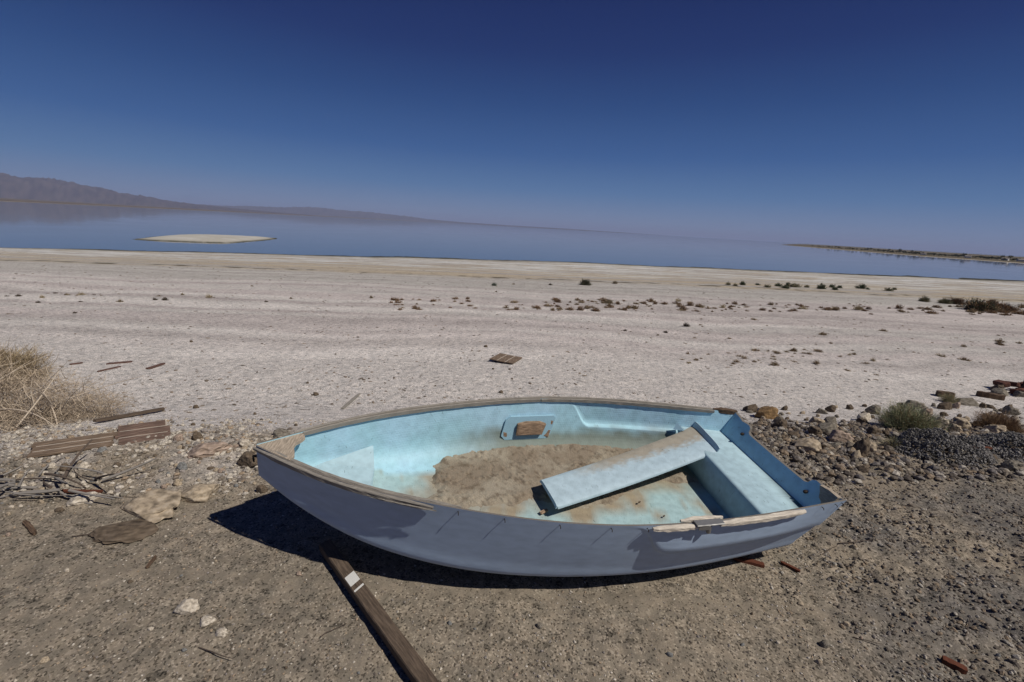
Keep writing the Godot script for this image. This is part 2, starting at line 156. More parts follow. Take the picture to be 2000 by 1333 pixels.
const SAND_WEEDS = [
	[4.116,-6.988,0.041], [5.2,-7.882,0.072], [4.969,-7.816,0.052], [4.716,-8.135,0.061], [3.155,-7.62,0.066],
	[4.925,-7.108,0.039], [3.135,-7.259,0.048], [3.583,-7.077,0.071], [4.141,-7.367,0.06], [4.231,-7.047,0.11],
	[5.059,-7.29,0.035], [3.752,-7.092,0.04], [4.699,-8.22,0.042], [4.087,-8.049,0.052], [3.169,-6.885,0.04],
	[3.565,-7.032,0.055], [3.042,-7.604,0.064], [3.418,-7.652,0.066], [4.209,-7.815,0.061], [4.787,-8.255,0.045],
	[3.351,-6.914,0.033], [3.855,-7.831,0.076], [5.308,-8.359,0.11], [4.814,-8.016,0.117], [3.358,-7.003,0.033],
	[3.942,-7.461,0.105], [4.93,-7.621,0.036], [3.957,-7.62,0.131], [4.62,-7.734,0.047], [5.133,-8.255,0.099],
	[4.569,-7.685,0.077], [4.026,-7.931,0.051], [3.116,-7.798,0.052], [5.209,-8.134,0.058], [5.088,-7.336,0.105],
	[4.464,-7.477,0.061], [4.358,-7.604,0.046], [3.638,-7.948,0.048], [4.742,-7.573,0.038], [5.326,-8.377,0.126],
	[4.427,-7.508,0.048], [5.396,-8.448,0.039], [4.255,-7.783,0.049], [4.501,-8.185,0.137], [4.862,-8.186,0.086],
	[4.019,-7.259,0.076], [5.801,-8.394,0.144], [4.206,-7.898,0.048], [3.475,-6.914,0.052], [2.847,-6.973,0.05],
	[5.327,-8.377,0.11], [5.608,-8.501,0.059], [3.067,-7.228,0.035], [5.409,-8.203,0.076], [4.607,-7.832,0.041],
	[5.645,-8.465,0.045], [3.554,-7.274,0.044], [3.02,-7.168,0.074], [4.614,-7.621,0.043], [2.792,-7.167,0.063],
	[3.628,-6.885,0.036], [4.735,-7.383,0.105], [5.473,-8.151,0.12], [3.693,-7.198,0.114], [4.252,-7.43,0.035],
	[4.511,-7.915,0.049], [3.741,-9.127,0.069], [5.923,-11.985,0.063], [6.607,-12.389,0.144], [4.54,-10.85,0.07],
	[4.488,-10.604,0.063], [5.647,-11.547,0.056], [5.01,-11.984,0.072], [4.257,-9.697,0.046], [3.984,-9.636,0.053],
	[5.382,-10.194,0.047], [3.962,-9.657,0.064], [4.535,-9.301,0.073], [4.339,-9.577,0.057], [3.342,-10.826,0.077],
	[5.923,-10.649,0.056], [6.454,-11.405,0.057], [9.562,-10.175,0.049], [8.56,-8.361,0.137], [5.326,-6.944,0.081],
	[7.207,-8.921,0.077], [9.608,-11.645,0.144], [6.723,-8.755,0.057], [10.283,-9.303,0.06], [12.224,-10.809,0.109],
	[6.126,-7.589,0.081], [10.324,-9.659,0.05], [7.312,-7.353,0.042], [7.271,-10.475,0.157], [7.887,-11.523,0.054],
	[11.413,-10.433,0.099], [9.917,-9.801,0.1], [7.985,-8.829,0.05], [5.629,-8.083,0.044], [5.948,-7.168,0.043],
	[5.958,-8.016,0.061], [6.738,-9.419,0.079], [5.677,-6.799,0.08], [6.754,-7.214,0.034], [5.655,-7.003,0.051],
	[6.46,-8.36,0.086], [12.303,-12.913,0.059], [11.017,-12.754,0.059], [9.518,-9.679,0.046], [11.429,-10.52,0.142],
	[8.371,-8.592,0.055], [11.038,-11.15,0.059], [12.864,-11.914,0.072], [10.858,-10.586,0.063], [13.102,-11.963,0.062],
	[12.279,-11.29,0.065], [11.848,-10.898,0.186], [8.38,-7.768,0.041], [6.079,-7.605,0.094], [8.384,-10.651,0.056],
	[-0.966,-6.071,0.027], [-0.456,-6.739,0.025], [-1.023,-6.269,0.023], [-0.058,-6.336,0.023], [-0.321,-5.502,0.032],
	[-0.395,-6.255,0.026], [-0.717,-5.621,0.033], [-0.515,-5.597,0.028], [-0.362,-6.418,0.024], [-0.777,-5.489,0.032]]
const BIG_BUSHES = [
	[19.571,-19.191,1.208], [21.062,-21.779,0.733], [20.418,-21.69,0.584], [19.953,-22.271,0.499], [23.884,-22.918,0.565],
	[20.884,-19.669,1.326], [3.256,-21.239,0.596], [-0.859,-18.558,0.251]]
const NEAR_BUSHES = [
	[3.659,-3.75,0.497], [5.645,-5.492,0.234], [4.611,-3.901,0.375], [3.11,-3.317,0.186]]

const LEN := 2.700
const STEM := -0.005
const RAKE := 0.181
const WATER := -2.0
const FLAT := 4294967295

var rng := RandomNumberGenerator.new()
var n_big := FastNoiseLite.new()
var n_mid := FastNoiseLite.new()
var n_fine := FastNoiseLite.new()
var n_streak := FastNoiseLite.new()
var used := {}
var mats := {}
var boat_frame := Transform3D()


# ------------------------------------------------------------ naming and metas
func numbered(called: String) -> String:
	var k: int = used.get(called, 0)
	used[called] = k + 1
	return called if k == 0 else "%s_%03d" % [called, k]


func tag(o: Node, label: String, category: String, group := "", kind := "") -> void:
	if label != "": o.set_meta("label", label)
	if category != "": o.set_meta("category", category)
	if group != "": o.set_meta("group", group)
	if kind != "": o.set_meta("kind", kind)


func thing(called: String, label: String, category: String, at := Vector3.ZERO, turn := 0.0, group := "") -> Node3D:
	var o := Node3D.new()
	o.name = numbered(called)
	add_child(o)
	o.position = at
	o.rotation.y = turn
	tag(o, label, category, group)
	return o


func part(called: String, mesh: Mesh, m: Material, parent: Node) -> MeshInstance3D:
	var o := MeshInstance3D.new()
	o.name = called
	o.mesh = mesh
	o.material_override = m
	parent.add_child(o, true)
	return o


func single(called: String, mesh: Mesh, m: Material, label: String, category: String, group := "") -> MeshInstance3D:
	var o := MeshInstance3D.new()
	o.name = numbered(called)
	o.mesh = mesh
	o.material_override = m
	add_child(o)
	tag(o, label, category, group)
	return o


func setting(called: String, mesh: Mesh, m: Material) -> MeshInstance3D:
	var o := MeshInstance3D.new()
	o.name = numbered(called)
	o.mesh = mesh
	o.material_override = m
	add_child(o)
	o.set_meta("kind", "structure")
	return o


# ------------------------------------------------------------ mesh helpers
func begin() -> SurfaceTool:
	var st := SurfaceTool.new()
	st.begin(Mesh.PRIMITIVE_TRIANGLES)
	return st


func done(st: SurfaceTool) -> ArrayMesh:
	st.generate_normals()
	return st.commit()


func tri(st: SurfaceTool, a: Vector3, b: Vector3, c: Vector3) -> void:
	st.add_vertex(a); st.add_vertex(b); st.add_vertex(c)


func quad(st: SurfaceTool, a: Vector3, b: Vector3, c: Vector3, d: Vector3) -> void:
	tri(st, a, b, c); tri(st, a, c, d)


# rings of equal length; smooth along the loft, flat caps
func loft(st: SurfaceTool, rings: Array, closed := true, cap := true, smooth := true) -> void:
	st.set_smooth_group(0 if smooth else FLAT)
	for i in rings.size() - 1:
		var a: PackedVector3Array = rings[i]
		var b: PackedVector3Array = rings[i + 1]
		var n := a.size()
		for j in (n if closed else n - 1):
			var k := (j + 1) % n
			quad(st, a[j], b[j], b[k], a[k])
	if cap:
		st.set_smooth_group(FLAT)
		for e in [0, rings.size() - 1]:
			var r: PackedVector3Array = rings[e]
			var c := Vector3.ZERO
			for v in r: c += v
			c /= r.size()
			for j in r.size():
				var k := (j + 1) % r.size()
				if e == 0: tri(st, c, r[j], r[k])
				else: tri(st, c, r[k], r[j])


# a tube through points with a radius at each
func tube(st: SurfaceTool, pts: Array, radii: Array, sides := 5, cap := true) -> void:
	var rings := []
	for i in pts.size():
		var d: Vector3 = (pts[min(i + 1, pts.size() - 1)] - pts[max(i - 1, 0)]).normalized()
		var u := d.cross(Vector3(0.13, 1, 0.21)).normalized()
		var v := d.cross(u)
		var ring := PackedVector3Array()
		for s in sides:
			var a := TAU * s / sides
			ring.append(pts[i] + (u * cos(a) + v * sin(a)) * radii[i])
		rings.append(ring)
	loft(st, rings, true, cap, true)


# a flat outline (x, z) with a thickness, top at y + top
func slab(st: SurfaceTool, outline: PackedVector2Array, top: Callable, thick: float) -> void:
	st.set_smooth_group(FLAT)
	var t := Geometry2D.triangulate_polygon(outline)
	for i in range(0, t.size(), 3):
		var p := []
		for k in 3:
			var q := outline[t[i + k]]
			p.append(top.call(q.x, q.y))
		var up: Vector3 = (p[1] - p[0]).cross(p[2] - p[0])
		if up.y > 0: p = [p[0], p[2], p[1]]
		tri(st, p[0], p[1], p[2])
		var dn := Vector3(0, -thick, 0)
		tri(st, p[0] + dn, p[2] + dn, p[1] + dn)
	for i in outline.size():
		var q := outline[i]
		var r := outline[(i + 1) % outline.size()]
		var a: Vector3 = top.call(q.x, q.y)
		var b: Vector3 = top.call(r.x, r.y)
		quad(st, a, b, b - Vector3(0, thick, 0), a - Vector3(0, thick, 0))


# a chamfered box centred on c
func box(st: SurfaceTool, c: Vector3, s: Vector3, ch := 0.004, wob := 0.0) -> void:
	var rings := []
	var xs := [-s.x / 2, -s.x / 2 + ch, s.x / 2 - ch, s.x / 2]
	var segs := 1 if wob == 0.0 else 10
	var all := [xs[0]]
	for i in segs + 1: all.append(lerpf(xs[1], xs[2], float(i) / segs))
	all.append(xs[3])
	for i in all.size():
		var ins := ch if i == 0 or i == all.size() - 1 else 0.0
		var hy: float = s.y / 2 - ins
		var hz: float = s.z / 2 - ins
		var w1 := rng.randf_range(-wob, wob)
		var w2 := rng.randf_range(-wob, wob)
		var x: float = all[i]
		rings.append(PackedVector3Array([
			c + Vector3(x, hy, -hz + ch + w1), c + Vector3(x, hy, hz - ch + w2), c + Vector3(x, hy - ch, hz + w2), c + Vector3(x, -hy + ch, hz + w2),
			c + Vector3(x, -hy, hz - ch + w2), c + Vector3(x, -hy, -hz + ch + w1), c + Vector3(x, -hy + ch, -hz + w1), c + Vector3(x, hy - ch, -hz + w1)]))
	loft(st, rings, true, true, false)


# ------------------------------------------------------------ materials
func img_tex(im: Image) -> ImageTexture:
	im.generate_mipmaps()
	return ImageTexture.create_from_image(im)


func noise_img(size: int, freq: float, seed_: int, octaves := 4, kind := FastNoiseLite.TYPE_SIMPLEX_SMOOTH, cell := FastNoiseLite.RETURN_CELL_VALUE) -> Image:
	var n := FastNoiseLite.new()
	n.seed = seed_
	n.frequency = freq
	n.noise_type = kind
	n.cellular_return_type = cell
	n.fractal_type = FastNoiseLite.FRACTAL_FBM if octaves > 1 else FastNoiseLite.FRACTAL_NONE
	n.fractal_octaves = octaves
	return n.get_seamless_image(size, size, false, false, 0.12)


func plain(color: Color, rough := 0.85, metal := 0.0) -> StandardMaterial3D:
	var m := StandardMaterial3D.new()
	m.albedo_color = color
	m.roughness = rough
	m.metallic = metal
	m.metallic_specular = 0.35
	return m


func grained(color: Color, tex: Texture2D, scale_: Vector3, rough := 0.85, bump: Texture2D = null, depth := 0.6) -> StandardMaterial3D:
	var m := plain(color, rough)
	m.albedo_texture = tex
	m.uv1_triplanar = true
	m.uv1_scale = scale_
	if bump:
		m.normal_enabled = true
		m.normal_texture = bump
		m.normal_scale = depth
	return m


# grey-scale image remapped to lo..hi with a tint
func toned(src: Image, lo: float, hi: float, tint := Color.WHITE, power := 1.0) -> Image:
	var d := src.get_data()
	var w := src.get_width()
	var o := PackedByteArray()
	o.resize(w * w * 3)
	for i in w * w:
		var v := lerpf(lo, hi, pow(d[i] / 255.0, power)) * 255.0
		o[i * 3] = int(clampf(v * tint.r, 0, 255))
		o[i * 3 + 1] = int(clampf(v * tint.g, 0, 255))
		o[i * 3 + 2] = int(clampf(v * tint.b, 0, 255))
	return Image.create_from_data(w, w, false, Image.FORMAT_RGB8, o)


func normal_of(src: Image, strength: float) -> ImageTexture:
	var im := src.duplicate() as Image
	im.convert(Image.FORMAT_RGBA8)
	im.bump_map_to_normal_map(strength)
	return img_tex(im)


func make_materials() -> void:
	# ground grit: coloured grains of two sizes over fine sand
	var size := 1024
	var coarse := noise_img(size, 0.05, 3, 1, FastNoiseLite.TYPE_CELLULAR)
	var grain := noise_img(size, 0.17, 5, 1, FastNoiseLite.TYPE_CELLULAR)
	var dist := noise_img(size, 0.17, 5, 1, FastNoiseLite.TYPE_CELLULAR, FastNoiseLite.RETURN_DISTANCE)
	var soft := noise_img(size, 0.012, 9, 5)
	var dust := noise_img(size, 0.3, 11, 2)
	var c := coarse.get_data(); var g := grain.get_data(); var s := soft.get_data(); var u := dust.get_data(); var dd := dist.get_data()
	var o := PackedByteArray()
	o.resize(size * size * 3)
	var bump := PackedByteArray()
	bump.resize(size * size)
	for i in size * size:
		var gv := g[i] / 255.0
		var cv := c[i] / 255.0
		var sv := s[i] / 255.0
		var v := 0.81 + 0.12 * (gv - 0.5) + 0.18 * (sv - 0.5) + 0.20 * (u[i] / 255.0 - 0.5)
		var warm := 0.02 * (sv - 0.5)
		if gv > 0.88 and sv > 0.35: v += 0.16
		elif gv < 0.13: v -= 0.22
		if cv > 0.955: v += 0.10
		elif cv < 0.04: v -= 0.15
		o[i * 3] = int(clampf((v + warm) * 255, 0, 255))
		o[i * 3 + 1] = int(clampf(v * 255, 0, 255))
		o[i * 3 + 2] = int(clampf((v - warm) * 254, 0, 255))
		bump[i] = int(clampf(sv * 70.0 + u[i] * 0.35 + (255 - dd[i]) * 0.2 + (60 if cv > 0.9 else 0) + (30 if gv > 0.7 else 0), 0, 255))
	var m := StandardMaterial3D.new()
	m.albedo_texture = img_tex(Image.create_from_data(size, size, false, Image.FORMAT_RGB8, o))
	m.vertex_color_use_as_albedo = true
	m.roughness = 0.97
	m.metallic_specular = 0.15
	m.normal_enabled = true
	m.normal_texture = normal_of(Image.create_from_data(size, size, false, Image.FORMAT_L8, bump), 5.0)
	m.normal_scale = 0.5
	mats.ground = m

	var fib := noise_img(512, 0.02, 21, 5)
	var speck := noise_img(512, 0.12, 23, 3)
	var crackle := noise_img(512, 0.05, 25, 2, FastNoiseLite.TYPE_CELLULAR, FastNoiseLite.RETURN_DISTANCE2_SUB)
	var t_fib := img_tex(toned(fib, 0.45, 1.15, Color(1, 0.97, 0.93)))
	var t_fib_soft := img_tex(toned(fib, 0.72, 1.08, Color(1, 0.98, 0.95)))
	var t_speck := img_tex(toned(speck, 0.68, 1.12))
	var t_soft := img_tex(toned(fib, 0.86, 1.05))
	var rocky := noise_img(512, 0.018, 41, 6)
	var t_stone := img_tex(toned(rocky, 0.45, 1.28, Color(1.02, 1.0, 0.97)))
	var b_stone := normal_of(rocky, 9.0)
	var b_fib := normal_of(fib, 6.0)
	var b_speck := normal_of(speck, 5.0)

	# boat paint
	mats.skin = grained(Color(0.635, 0.71, 0.80), img_tex(toned(fib, 0.92, 1.03)), Vector3(0.9, 2.5, 1), 0.45)
	mats.skin.metallic_specular = 0.4
	# woven glass cloth under the paint of the liner
	var weave := Image.create(512, 512, false, Image.FORMAT_L8)
	var wd := PackedByteArray()
	wd.resize(512 * 512)
	var sp := speck.get_data()
	for y in 512:
		for x in 512:
			var q := sin(x * TAU / 8.0) * (1 if (y / 8) % 2 == 0 else -1) + sin(y * TAU / 8.0)
			wd[y * 512 + x] = int(clampf(120 + q * 18 + sp[y * 512 + x] * 0.35 - 40, 0, 255))
	weave = Image.create_from_data(512, 512, false, Image.FORMAT_L8, wd)
	# old paint: mottled, with pits and short scratches
	var worn := toned(noise_img(1024, 0.014, 61, 6), 0.90, 1.04)
	var pr := RandomNumberGenerator.new()
	pr.seed = 62
	for i in 700:
		var x := pr.randi_range(4, 1015)
		var y := pr.randi_range(4, 1000)
		var tone := pr.randf_range(0.35, 0.8)
		var dx := pr.randf_range(-0.4, 0.4)
		for k in (pr.randi_range(1, 3) if i % 5 else pr.randi_range(6, 22)):
			worn.set_pixel(clampi(x + int(dx * k), 0, 1023), mini(y + k, 1023), Color(tone, tone * 0.97, tone * 0.92))
			if i % 3 == 0: worn.set_pixel(clampi(x + 1 + int(dx * k), 0, 1023), mini(y + k, 1023), Color(tone, tone * 0.97, tone * 0.92))
	var t_paint := img_tex(worn)
	mats.liner = plain(Color.WHITE, 0.6)
	mats.liner.vertex_color_use_as_albedo = true
	mats.liner.albedo_texture = t_paint
	mats.liner.uv1_triplanar = true
	mats.liner.uv1_scale = Vector3(1.1, 1.1, 1.1)
	mats.liner.normal_enabled = true
	mats.liner.normal_texture = normal_of(weave, 2.0)
	mats.liner.normal_scale = 0.5
	mats.seat = grained(Color(0.66, 0.765, 0.80), t_paint, Vector3(1.1, 1.1, 1.1), 0.6, b_speck, 0.05)
	mats.transom = grained(Color(0.68, 0.83, 0.90), t_paint, Vector3(1.1, 1.1, 1.1), 0.6)
	# timber
	mats.grey_wood = grained(Color(0.585, 0.575, 0.555), t_fib_soft, Vector3(1.2, 26, 26), 0.92, b_fib, 0.9)
	mats.white_wood = grained(Color(0.85, 0.83, 0.79), t_fib_soft, Vector3(1.4, 26, 26), 0.9, b_fib, 1.0)
	mats.deck_wood = grained(Color(0.70, 0.66, 0.605), t_fib_soft, Vector3(9, 9, 1.6), 0.92, b_fib, 0.6)
	mats.brown_wood = grained(Color(0.42, 0.355, 0.30), t_fib, Vector3(0.8, 14, 14), 0.92, b_fib, 0.9)
	mats.plank = grained(Color(0.385, 0.34, 0.30), t_fib_soft, Vector3(0.7, 11, 11), 0.9, b_fib, 1.0)
	mats.panel = grained(Color(0.54, 0.48, 0.425), t_fib, Vector3(0.8, 12, 12), 0.95, b_fib, 0.9)
	mats.panel_red = grained(Color(0.51, 0.435, 0.40), t_fib, Vector3(0.8, 12, 12), 0.95, b_fib, 0.9)
	mats.groove = plain(Color(0.66, 0.62, 0.57), 0.95)
	mats.red_wood = grained(Color(0.45, 0.355, 0.33), t_fib, Vector3(1.5, 14, 14), 0.95, b_fib, 0.8)
	mats.white_paint = grained(Color(0.88, 0.88, 0.86), t_speck, Vector3(8, 8, 8), 0.8, b_speck, 0.4)
	mats.raw_wood = grained(Color(0.66, 0.575, 0.495), t_fib, Vector3(1.5, 16, 10), 0.92, b_fib, 1.0)
	mats.pad_paint = grained(Color(0.64, 0.80, 0.87), t_speck, Vector3(10, 10, 10), 0.7, b_speck, 0.5)
	mats.twig_grey = plain(Color(0.52, 0.50, 0.475), 0.95)
	mats.twig_dark = plain(Color(0.33, 0.29, 0.26), 0.95)
	# metal
	mats.rust = grained(Color(0.40, 0.23, 0.16), t_speck, Vector3(7, 7, 7), 0.9, b_speck, 0.6)
	mats.nail = plain(Color(0.22, 0.19, 0.17), 0.7, 0.5)
	mats.zinc = grained(Color(0.62, 0.62, 0.61), t_speck, Vector3(9, 9, 9), 0.5)
	mats.zinc.metallic = 0.6
	mats.edge = grained(Color(0.50, 0.475, 0.44), t_speck, Vector3(6, 6, 6), 0.9)
	mats.iron = plain(Color(0.10, 0.10, 0.10), 0.6, 0.4)
	# stones
	var stone_cols := [Color(0.52, 0.50, 0.465), Color(0.70, 0.65, 0.575), Color(0.80, 0.77, 0.72), Color(0.43, 0.385, 0.335), Color(0.58, 0.48, 0.35), Color(0.53, 0.54, 0.545), Color(0.67, 0.605, 0.555)]
	for i in stone_cols.size():
		mats["stone%d" % i] = grained(stone_cols[i], t_stone, Vector3(0.55, 0.55, 0.55), 0.96, b_stone, 1.2)
	mats.pebbles = grained(Color.WHITE, t_stone, Vector3(0.4, 0.4, 0.4), 0.95)
	mats.pebbles.vertex_color_use_as_albedo = true
	mats.pebbles.uv1_triplanar = true
	mats.dark_gravel = plain(Color.WHITE, 0.9)
	mats.dark_gravel.vertex_color_use_as_albedo = true
	mats.brick = grained(Color(0.42, 0.285, 0.24), t_speck, Vector3(6, 6, 6), 0.95, b_speck, 0.8)
	# mud and plants
	mats.mud = grained(Color(0.55, 0.49, 0.425), img_tex(toned(speck, 0.72, 1.12)), Vector3(2.6, 2.6, 2.6), 0.97, normal_of(crackle, 5.0), 0.6)
	mats.mud.vertex_color_use_as_albedo = true
	mats.mud.albedo_color = Color.WHITE
	mats.plant = plain(Color.WHITE, 0.95)
	mats.plant.vertex_color_use_as_albedo = true
	mats.plant.backlight_enabled = true
	mats.plant.backlight = Color(0.2, 0.2, 0.2)
	# lake
	var w := plain(Color(0.37, 0.39, 0.41), 0.07)
	w.metallic_specular = 0.5
	var rip := noise_img(512, 0.02, 31, 4)
	w.roughness_texture = img_tex(toned(rip, 0.3, 1.6))
	w.roughness = 0.06
	mats.water = w
	mats.hill = plain(Color.WHITE, 1.0)
	mats.hill.metallic_specular = 0.0
	mats.hill.vertex_color_use_as_albedo = true


# ------------------------------------------------------------ terrain
func sstep(a: float, b: float, x: float) -> float:
	return smoothstep(a, b, x)


func shore_z(x: float) -> float:
	return minf(-50.8 - 0.345 * x + 0.135 * sqrt(x * x + 100.0) - 1.35, -12.0)


func shore_u(x: float, z: float) -> float:
	return z / shore_z(x)


func rough_patch(x: float, z: float) -> float:
	# the churned, gravelly soil to the right of the stern
	return sstep(0.9, 2.0, x + 0.35 * n_mid.get_noise_2d(x * 3.0, z * 3.0)) * (1.0 - sstep(3.2, 4.6, -z)) * sstep(-0.5, 0.2, -z)


func ground_h(x: float, z: float) -> float:
	var u := shore_u(x, z)
	var ze := -2.95 - 0.13 * clampf(x, -8.0, 8.0)
	var y := -0.32 * sstep(0.0, 1.0, (ze - z) / 1.9) - 1.68 * maxf((u - 0.1) / 0.9, 0.0)
	if z > 0.0: y += 0.02 * z / (1.0 + 0.05 * z)
	var d := sqrt(x * x + z * z)
	var near := 1.0 - sstep(3.0, 9.0, d)
	y += n_big.get_noise_2d(x, z) * 0.02 * sstep(2.5, 8.0, d)
	y += n_big.get_noise_2d(x * 0.18 + 40.0, z * 0.18) * 0.09 * sstep(14.0, 40.0, d)
	y += n_mid.get_noise_2d(x, z) * lerpf(0.016, 0.012, near) * (1.0 - sstep(60.0, 200.0, d))
	if d < 14.0:
		y += n_fine.get_noise_2d(x, z) * 0.0045
		var k := rough_patch(x, z)
		if k > 0.0:
			y += k * (n_mid.get_noise_2d(x * 3.3 + 9.0, z * 3.3) * 0.026 + absf(n_fine.get_noise_2d(x * 0.8, z * 0.8 + 5.0)) * 0.018)
	return y


func ground_color(x: float, z: float) -> Color:
	var u := shore_u(x, z) + 0.02 * n_big.get_noise_2d(x * 0.25, z * 0.25)
	var soil := Color(0.208, 0.180, 0.143)
	var sand := Color(0.50, 0.470, 0.443)
	var ze := -2.95 - 0.13 * clampf(x, -8.0, 8.0)
	var n := n_mid.get_noise_2d(x * 0.7, z * 0.7)
	var c := soil.lerp(Color(0.255, 0.217, 0.168), clampf(0.5 + 1.4 * n_big.get_noise_2d(x * 0.9 + 3.0, z * 0.9), 0, 1))
	c = c.lerp(Color(0.158, 0.144, 0.127), rough_patch(x, z) * clampf(0.45 + n * 1.6, 0, 1))
	c = c.lerp(sand, sstep(-0.2, 0.45, (ze - z) / 1.6 + 0.4 * n - 0.14 * sstep(0.5, 2.0, x)))
	# beach bands, following the old waterlines
	var st := n_streak.get_noise_2d(u * 62.0 + 0.6 * n_big.get_noise_2d(x * .1, z * .1), x * 0.07)
	var st2 := n_streak.get_noise_2d(u * 45.0 + 60.0, x * 0.035)
	c = c.lerp(Color(0.46, 0.418, 0.398), sstep(0.11, 0.17, u) * clampf(0.5 + 3.0 * st2, 0, 1))
	c = c.lerp(Color(0.385, 0.37, 0.34), sstep(0.32, 0.36, u) * (0.7 + 0.3 * st))
	c = c.lerp(Color(0.385, 0.33, 0.25), sstep(0.43, 0.47, u) * clampf(0.8 + 2.4 * st, 0, 1))
	c = c.lerp(Color(0.12, 0.105, 0.08), sstep(0.012, 0.004, absf(u - 0.465)) * sstep(0.0, 0.25, n_mid.get_noise_2d(x * 0.5, z * 0.5)))
	c = c.lerp(Color(0.53, 0.525, 0.505), sstep(0.52, 0.64, u + 0.12 * st2) * clampf(0.4 + 3.2 * st + 2.2 * n_big.get_noise_2d(x * 0.5, z * 1.3), 0, 1))
	c = c.lerp(Color(0.24, 0.23, 0.19), sstep(0.89, 0.93, u + 0.05 * st2) * 0.75)
	c = c.lerp(Color(0.06, 0.06, 0.05), sstep(0.945, 0.96, u + 0.035 * st + 0.02 * n))
	if u > 0.12:
		var f := 1.0 + 0.30 * st + 0.12 * n
		c = Color(c.r * f, c.g * f, c.b * f)
	if u < 0.5:
		var p := 1.0 + 0.16 * n_fine.get_noise_2d(x * 0.33, z * 0.6)
		c = Color(c.r * p, c.g * p, c.b * p)
	return c * 1.45


func make_ground() -> void:
	var angles := PackedFloat32Array()
	var a := -66.0
	while a < 66.0:
		angles.append(deg_to_rad(a))
		a += 0.3
	a = 66.0
	while a < 294.0:
		angles.append(deg_to_rad(a))
		a += 4.0
	var radii := PackedFloat32Array([0.0])
	var r := 0.25
	while r < 130.0:
		radii.append(r)
		r += maxf(0.011, r * 0.0066) if r > 1.0 else 0.04
	for q in [140.0, 170.0, 220.0, 300.0]: radii.append(q)
	var na := angles.size()
	var nr := radii.size()
	var v := PackedVector3Array(); var cl := PackedColorArray(); var uv := PackedVector2Array()
	v.resize(na * nr); cl.resize(na * nr); uv.resize(na * nr)
	for i in nr:
		for j in na:
			var x := sin(angles[j]) * radii[i]
			var z := -cos(angles[j]) * radii[i]
			var k := i * na + j
			v[k] = Vector3(x, ground_h(x, z), z)
			cl[k] = ground_color(x, z)
			uv[k] = Vector2(x, z) / 1.15
	var idx := PackedInt32Array()
	var nm := PackedVector3Array()
	nm.resize(v.size())
	for i in nr - 1:
		for j in na:
			var k := (j + 1) % na
			var p := i * na + j; var q := i * na + k; var s := (i + 1) * na + k; var t := (i + 1) * na + j
			idx.append_array([p, t, s, p, s, q])
			var fn := (v[s] - v[p]).cross(v[t] - v[p])
			var fn2 := (v[q] - v[p]).cross(v[s] - v[p])
			if i == 0: fn = Vector3.UP; fn2 = Vector3.UP
			nm[p] += fn + fn2; nm[s] += fn + fn2; nm[t] += fn; nm[q] += fn2
	for k in nm.size():
		nm[k] = nm[k].normalized() if nm[k].y > 0 else -nm[k].normalized()
	var arr := []
	arr.resize(Mesh.ARRAY_MAX)
	arr[Mesh.ARRAY_VERTEX] = v; arr[Mesh.ARRAY_NORMAL] = nm; arr[Mesh.ARRAY_COLOR] = cl; arr[Mesh.ARRAY_TEX_UV] = uv; arr[Mesh.ARRAY_INDEX] = idx
	var tg := PackedFloat32Array()
	tg.resize(v.size() * 4)
	for k in v.size():
		tg[k * 4] = 1.0; tg[k * 4 + 3] = 1.0
	arr[Mesh.ARRAY_TANGENT] = tg
	var me := ArrayMesh.new()
	me.add_surface_from_arrays(Mesh.PRIMITIVE_TRIANGLES, arr)
	setting("ground", me, mats.ground)


func make_water() -> void:
	var st := begin()
	st.set_smooth_group(0)
	var xs := [-26000.0, -2000.0, -300.0, -80.0, 0.0, 80.0, 300.0, 2000.0, 26000.0]
	var zs := [-26000.0, -4000.0, -800.0, -200.0, -8.0]
	for i in xs.size() - 1:
		for j in zs.size() - 1:
			for q in [[0, 0], [1, 0], [1, 1], [0, 0], [1, 1], [0, 1]]:
				var p := Vector3(xs[i + q[0]], WATER, zs[j + q[1]])
				st.set_uv(Vector2(p.x, p.z) / 140.0)
				st.add_vertex(p)
	setting("lake", done(st), mats.water)


# land as a grid over bearing (degrees) and distance
func land(called: String, a0: float, a1: float, na: int, dist: Callable, nd: int, height: Callable, tint: Callable) -> MeshInstance3D:
	var st := begin()
	st.set_smooth_group(0)
	var grid := []
	var cols := []
	for i in na + 1:
		var az := lerpf(a0, a1, float(i) / na)
		var row := PackedVector3Array()
		var crow := PackedColorArray()
		for j in nd + 1:
			var f := float(j) / nd
			var d: float = dist.call(az, f)
			var x := sin(deg_to_rad(az)) * d
			var z := -cos(deg_to_rad(az)) * d
			row.append(Vector3(x, height.call(az, f, d), z))
			crow.append(tint.call(az, f, d))
		grid.append(row)
		cols.append(crow)
	for i in na:
		for j in nd:
			for q in [[0, 0], [0, 1], [1, 1], [0, 0], [1, 1], [1, 0]]:
				st.set_color(cols[i + q[0]][j + q[1]])
				st.add_vertex(grid[i + q[0]][j + q[1]])
	return setting(called, done(st), mats.hill)


func table(pairs: Array, x: float) -> float:
	if x <= pairs[0][0]: return pairs[0][1]
	for i in pairs.size() - 1:
		if x <= pairs[i + 1][0]:
			return lerpf(pairs[i][1], pairs[i + 1][1], (x - pairs[i][0]) / (pairs[i + 1][0] - pairs[i][0]))
	return pairs[-1][1]


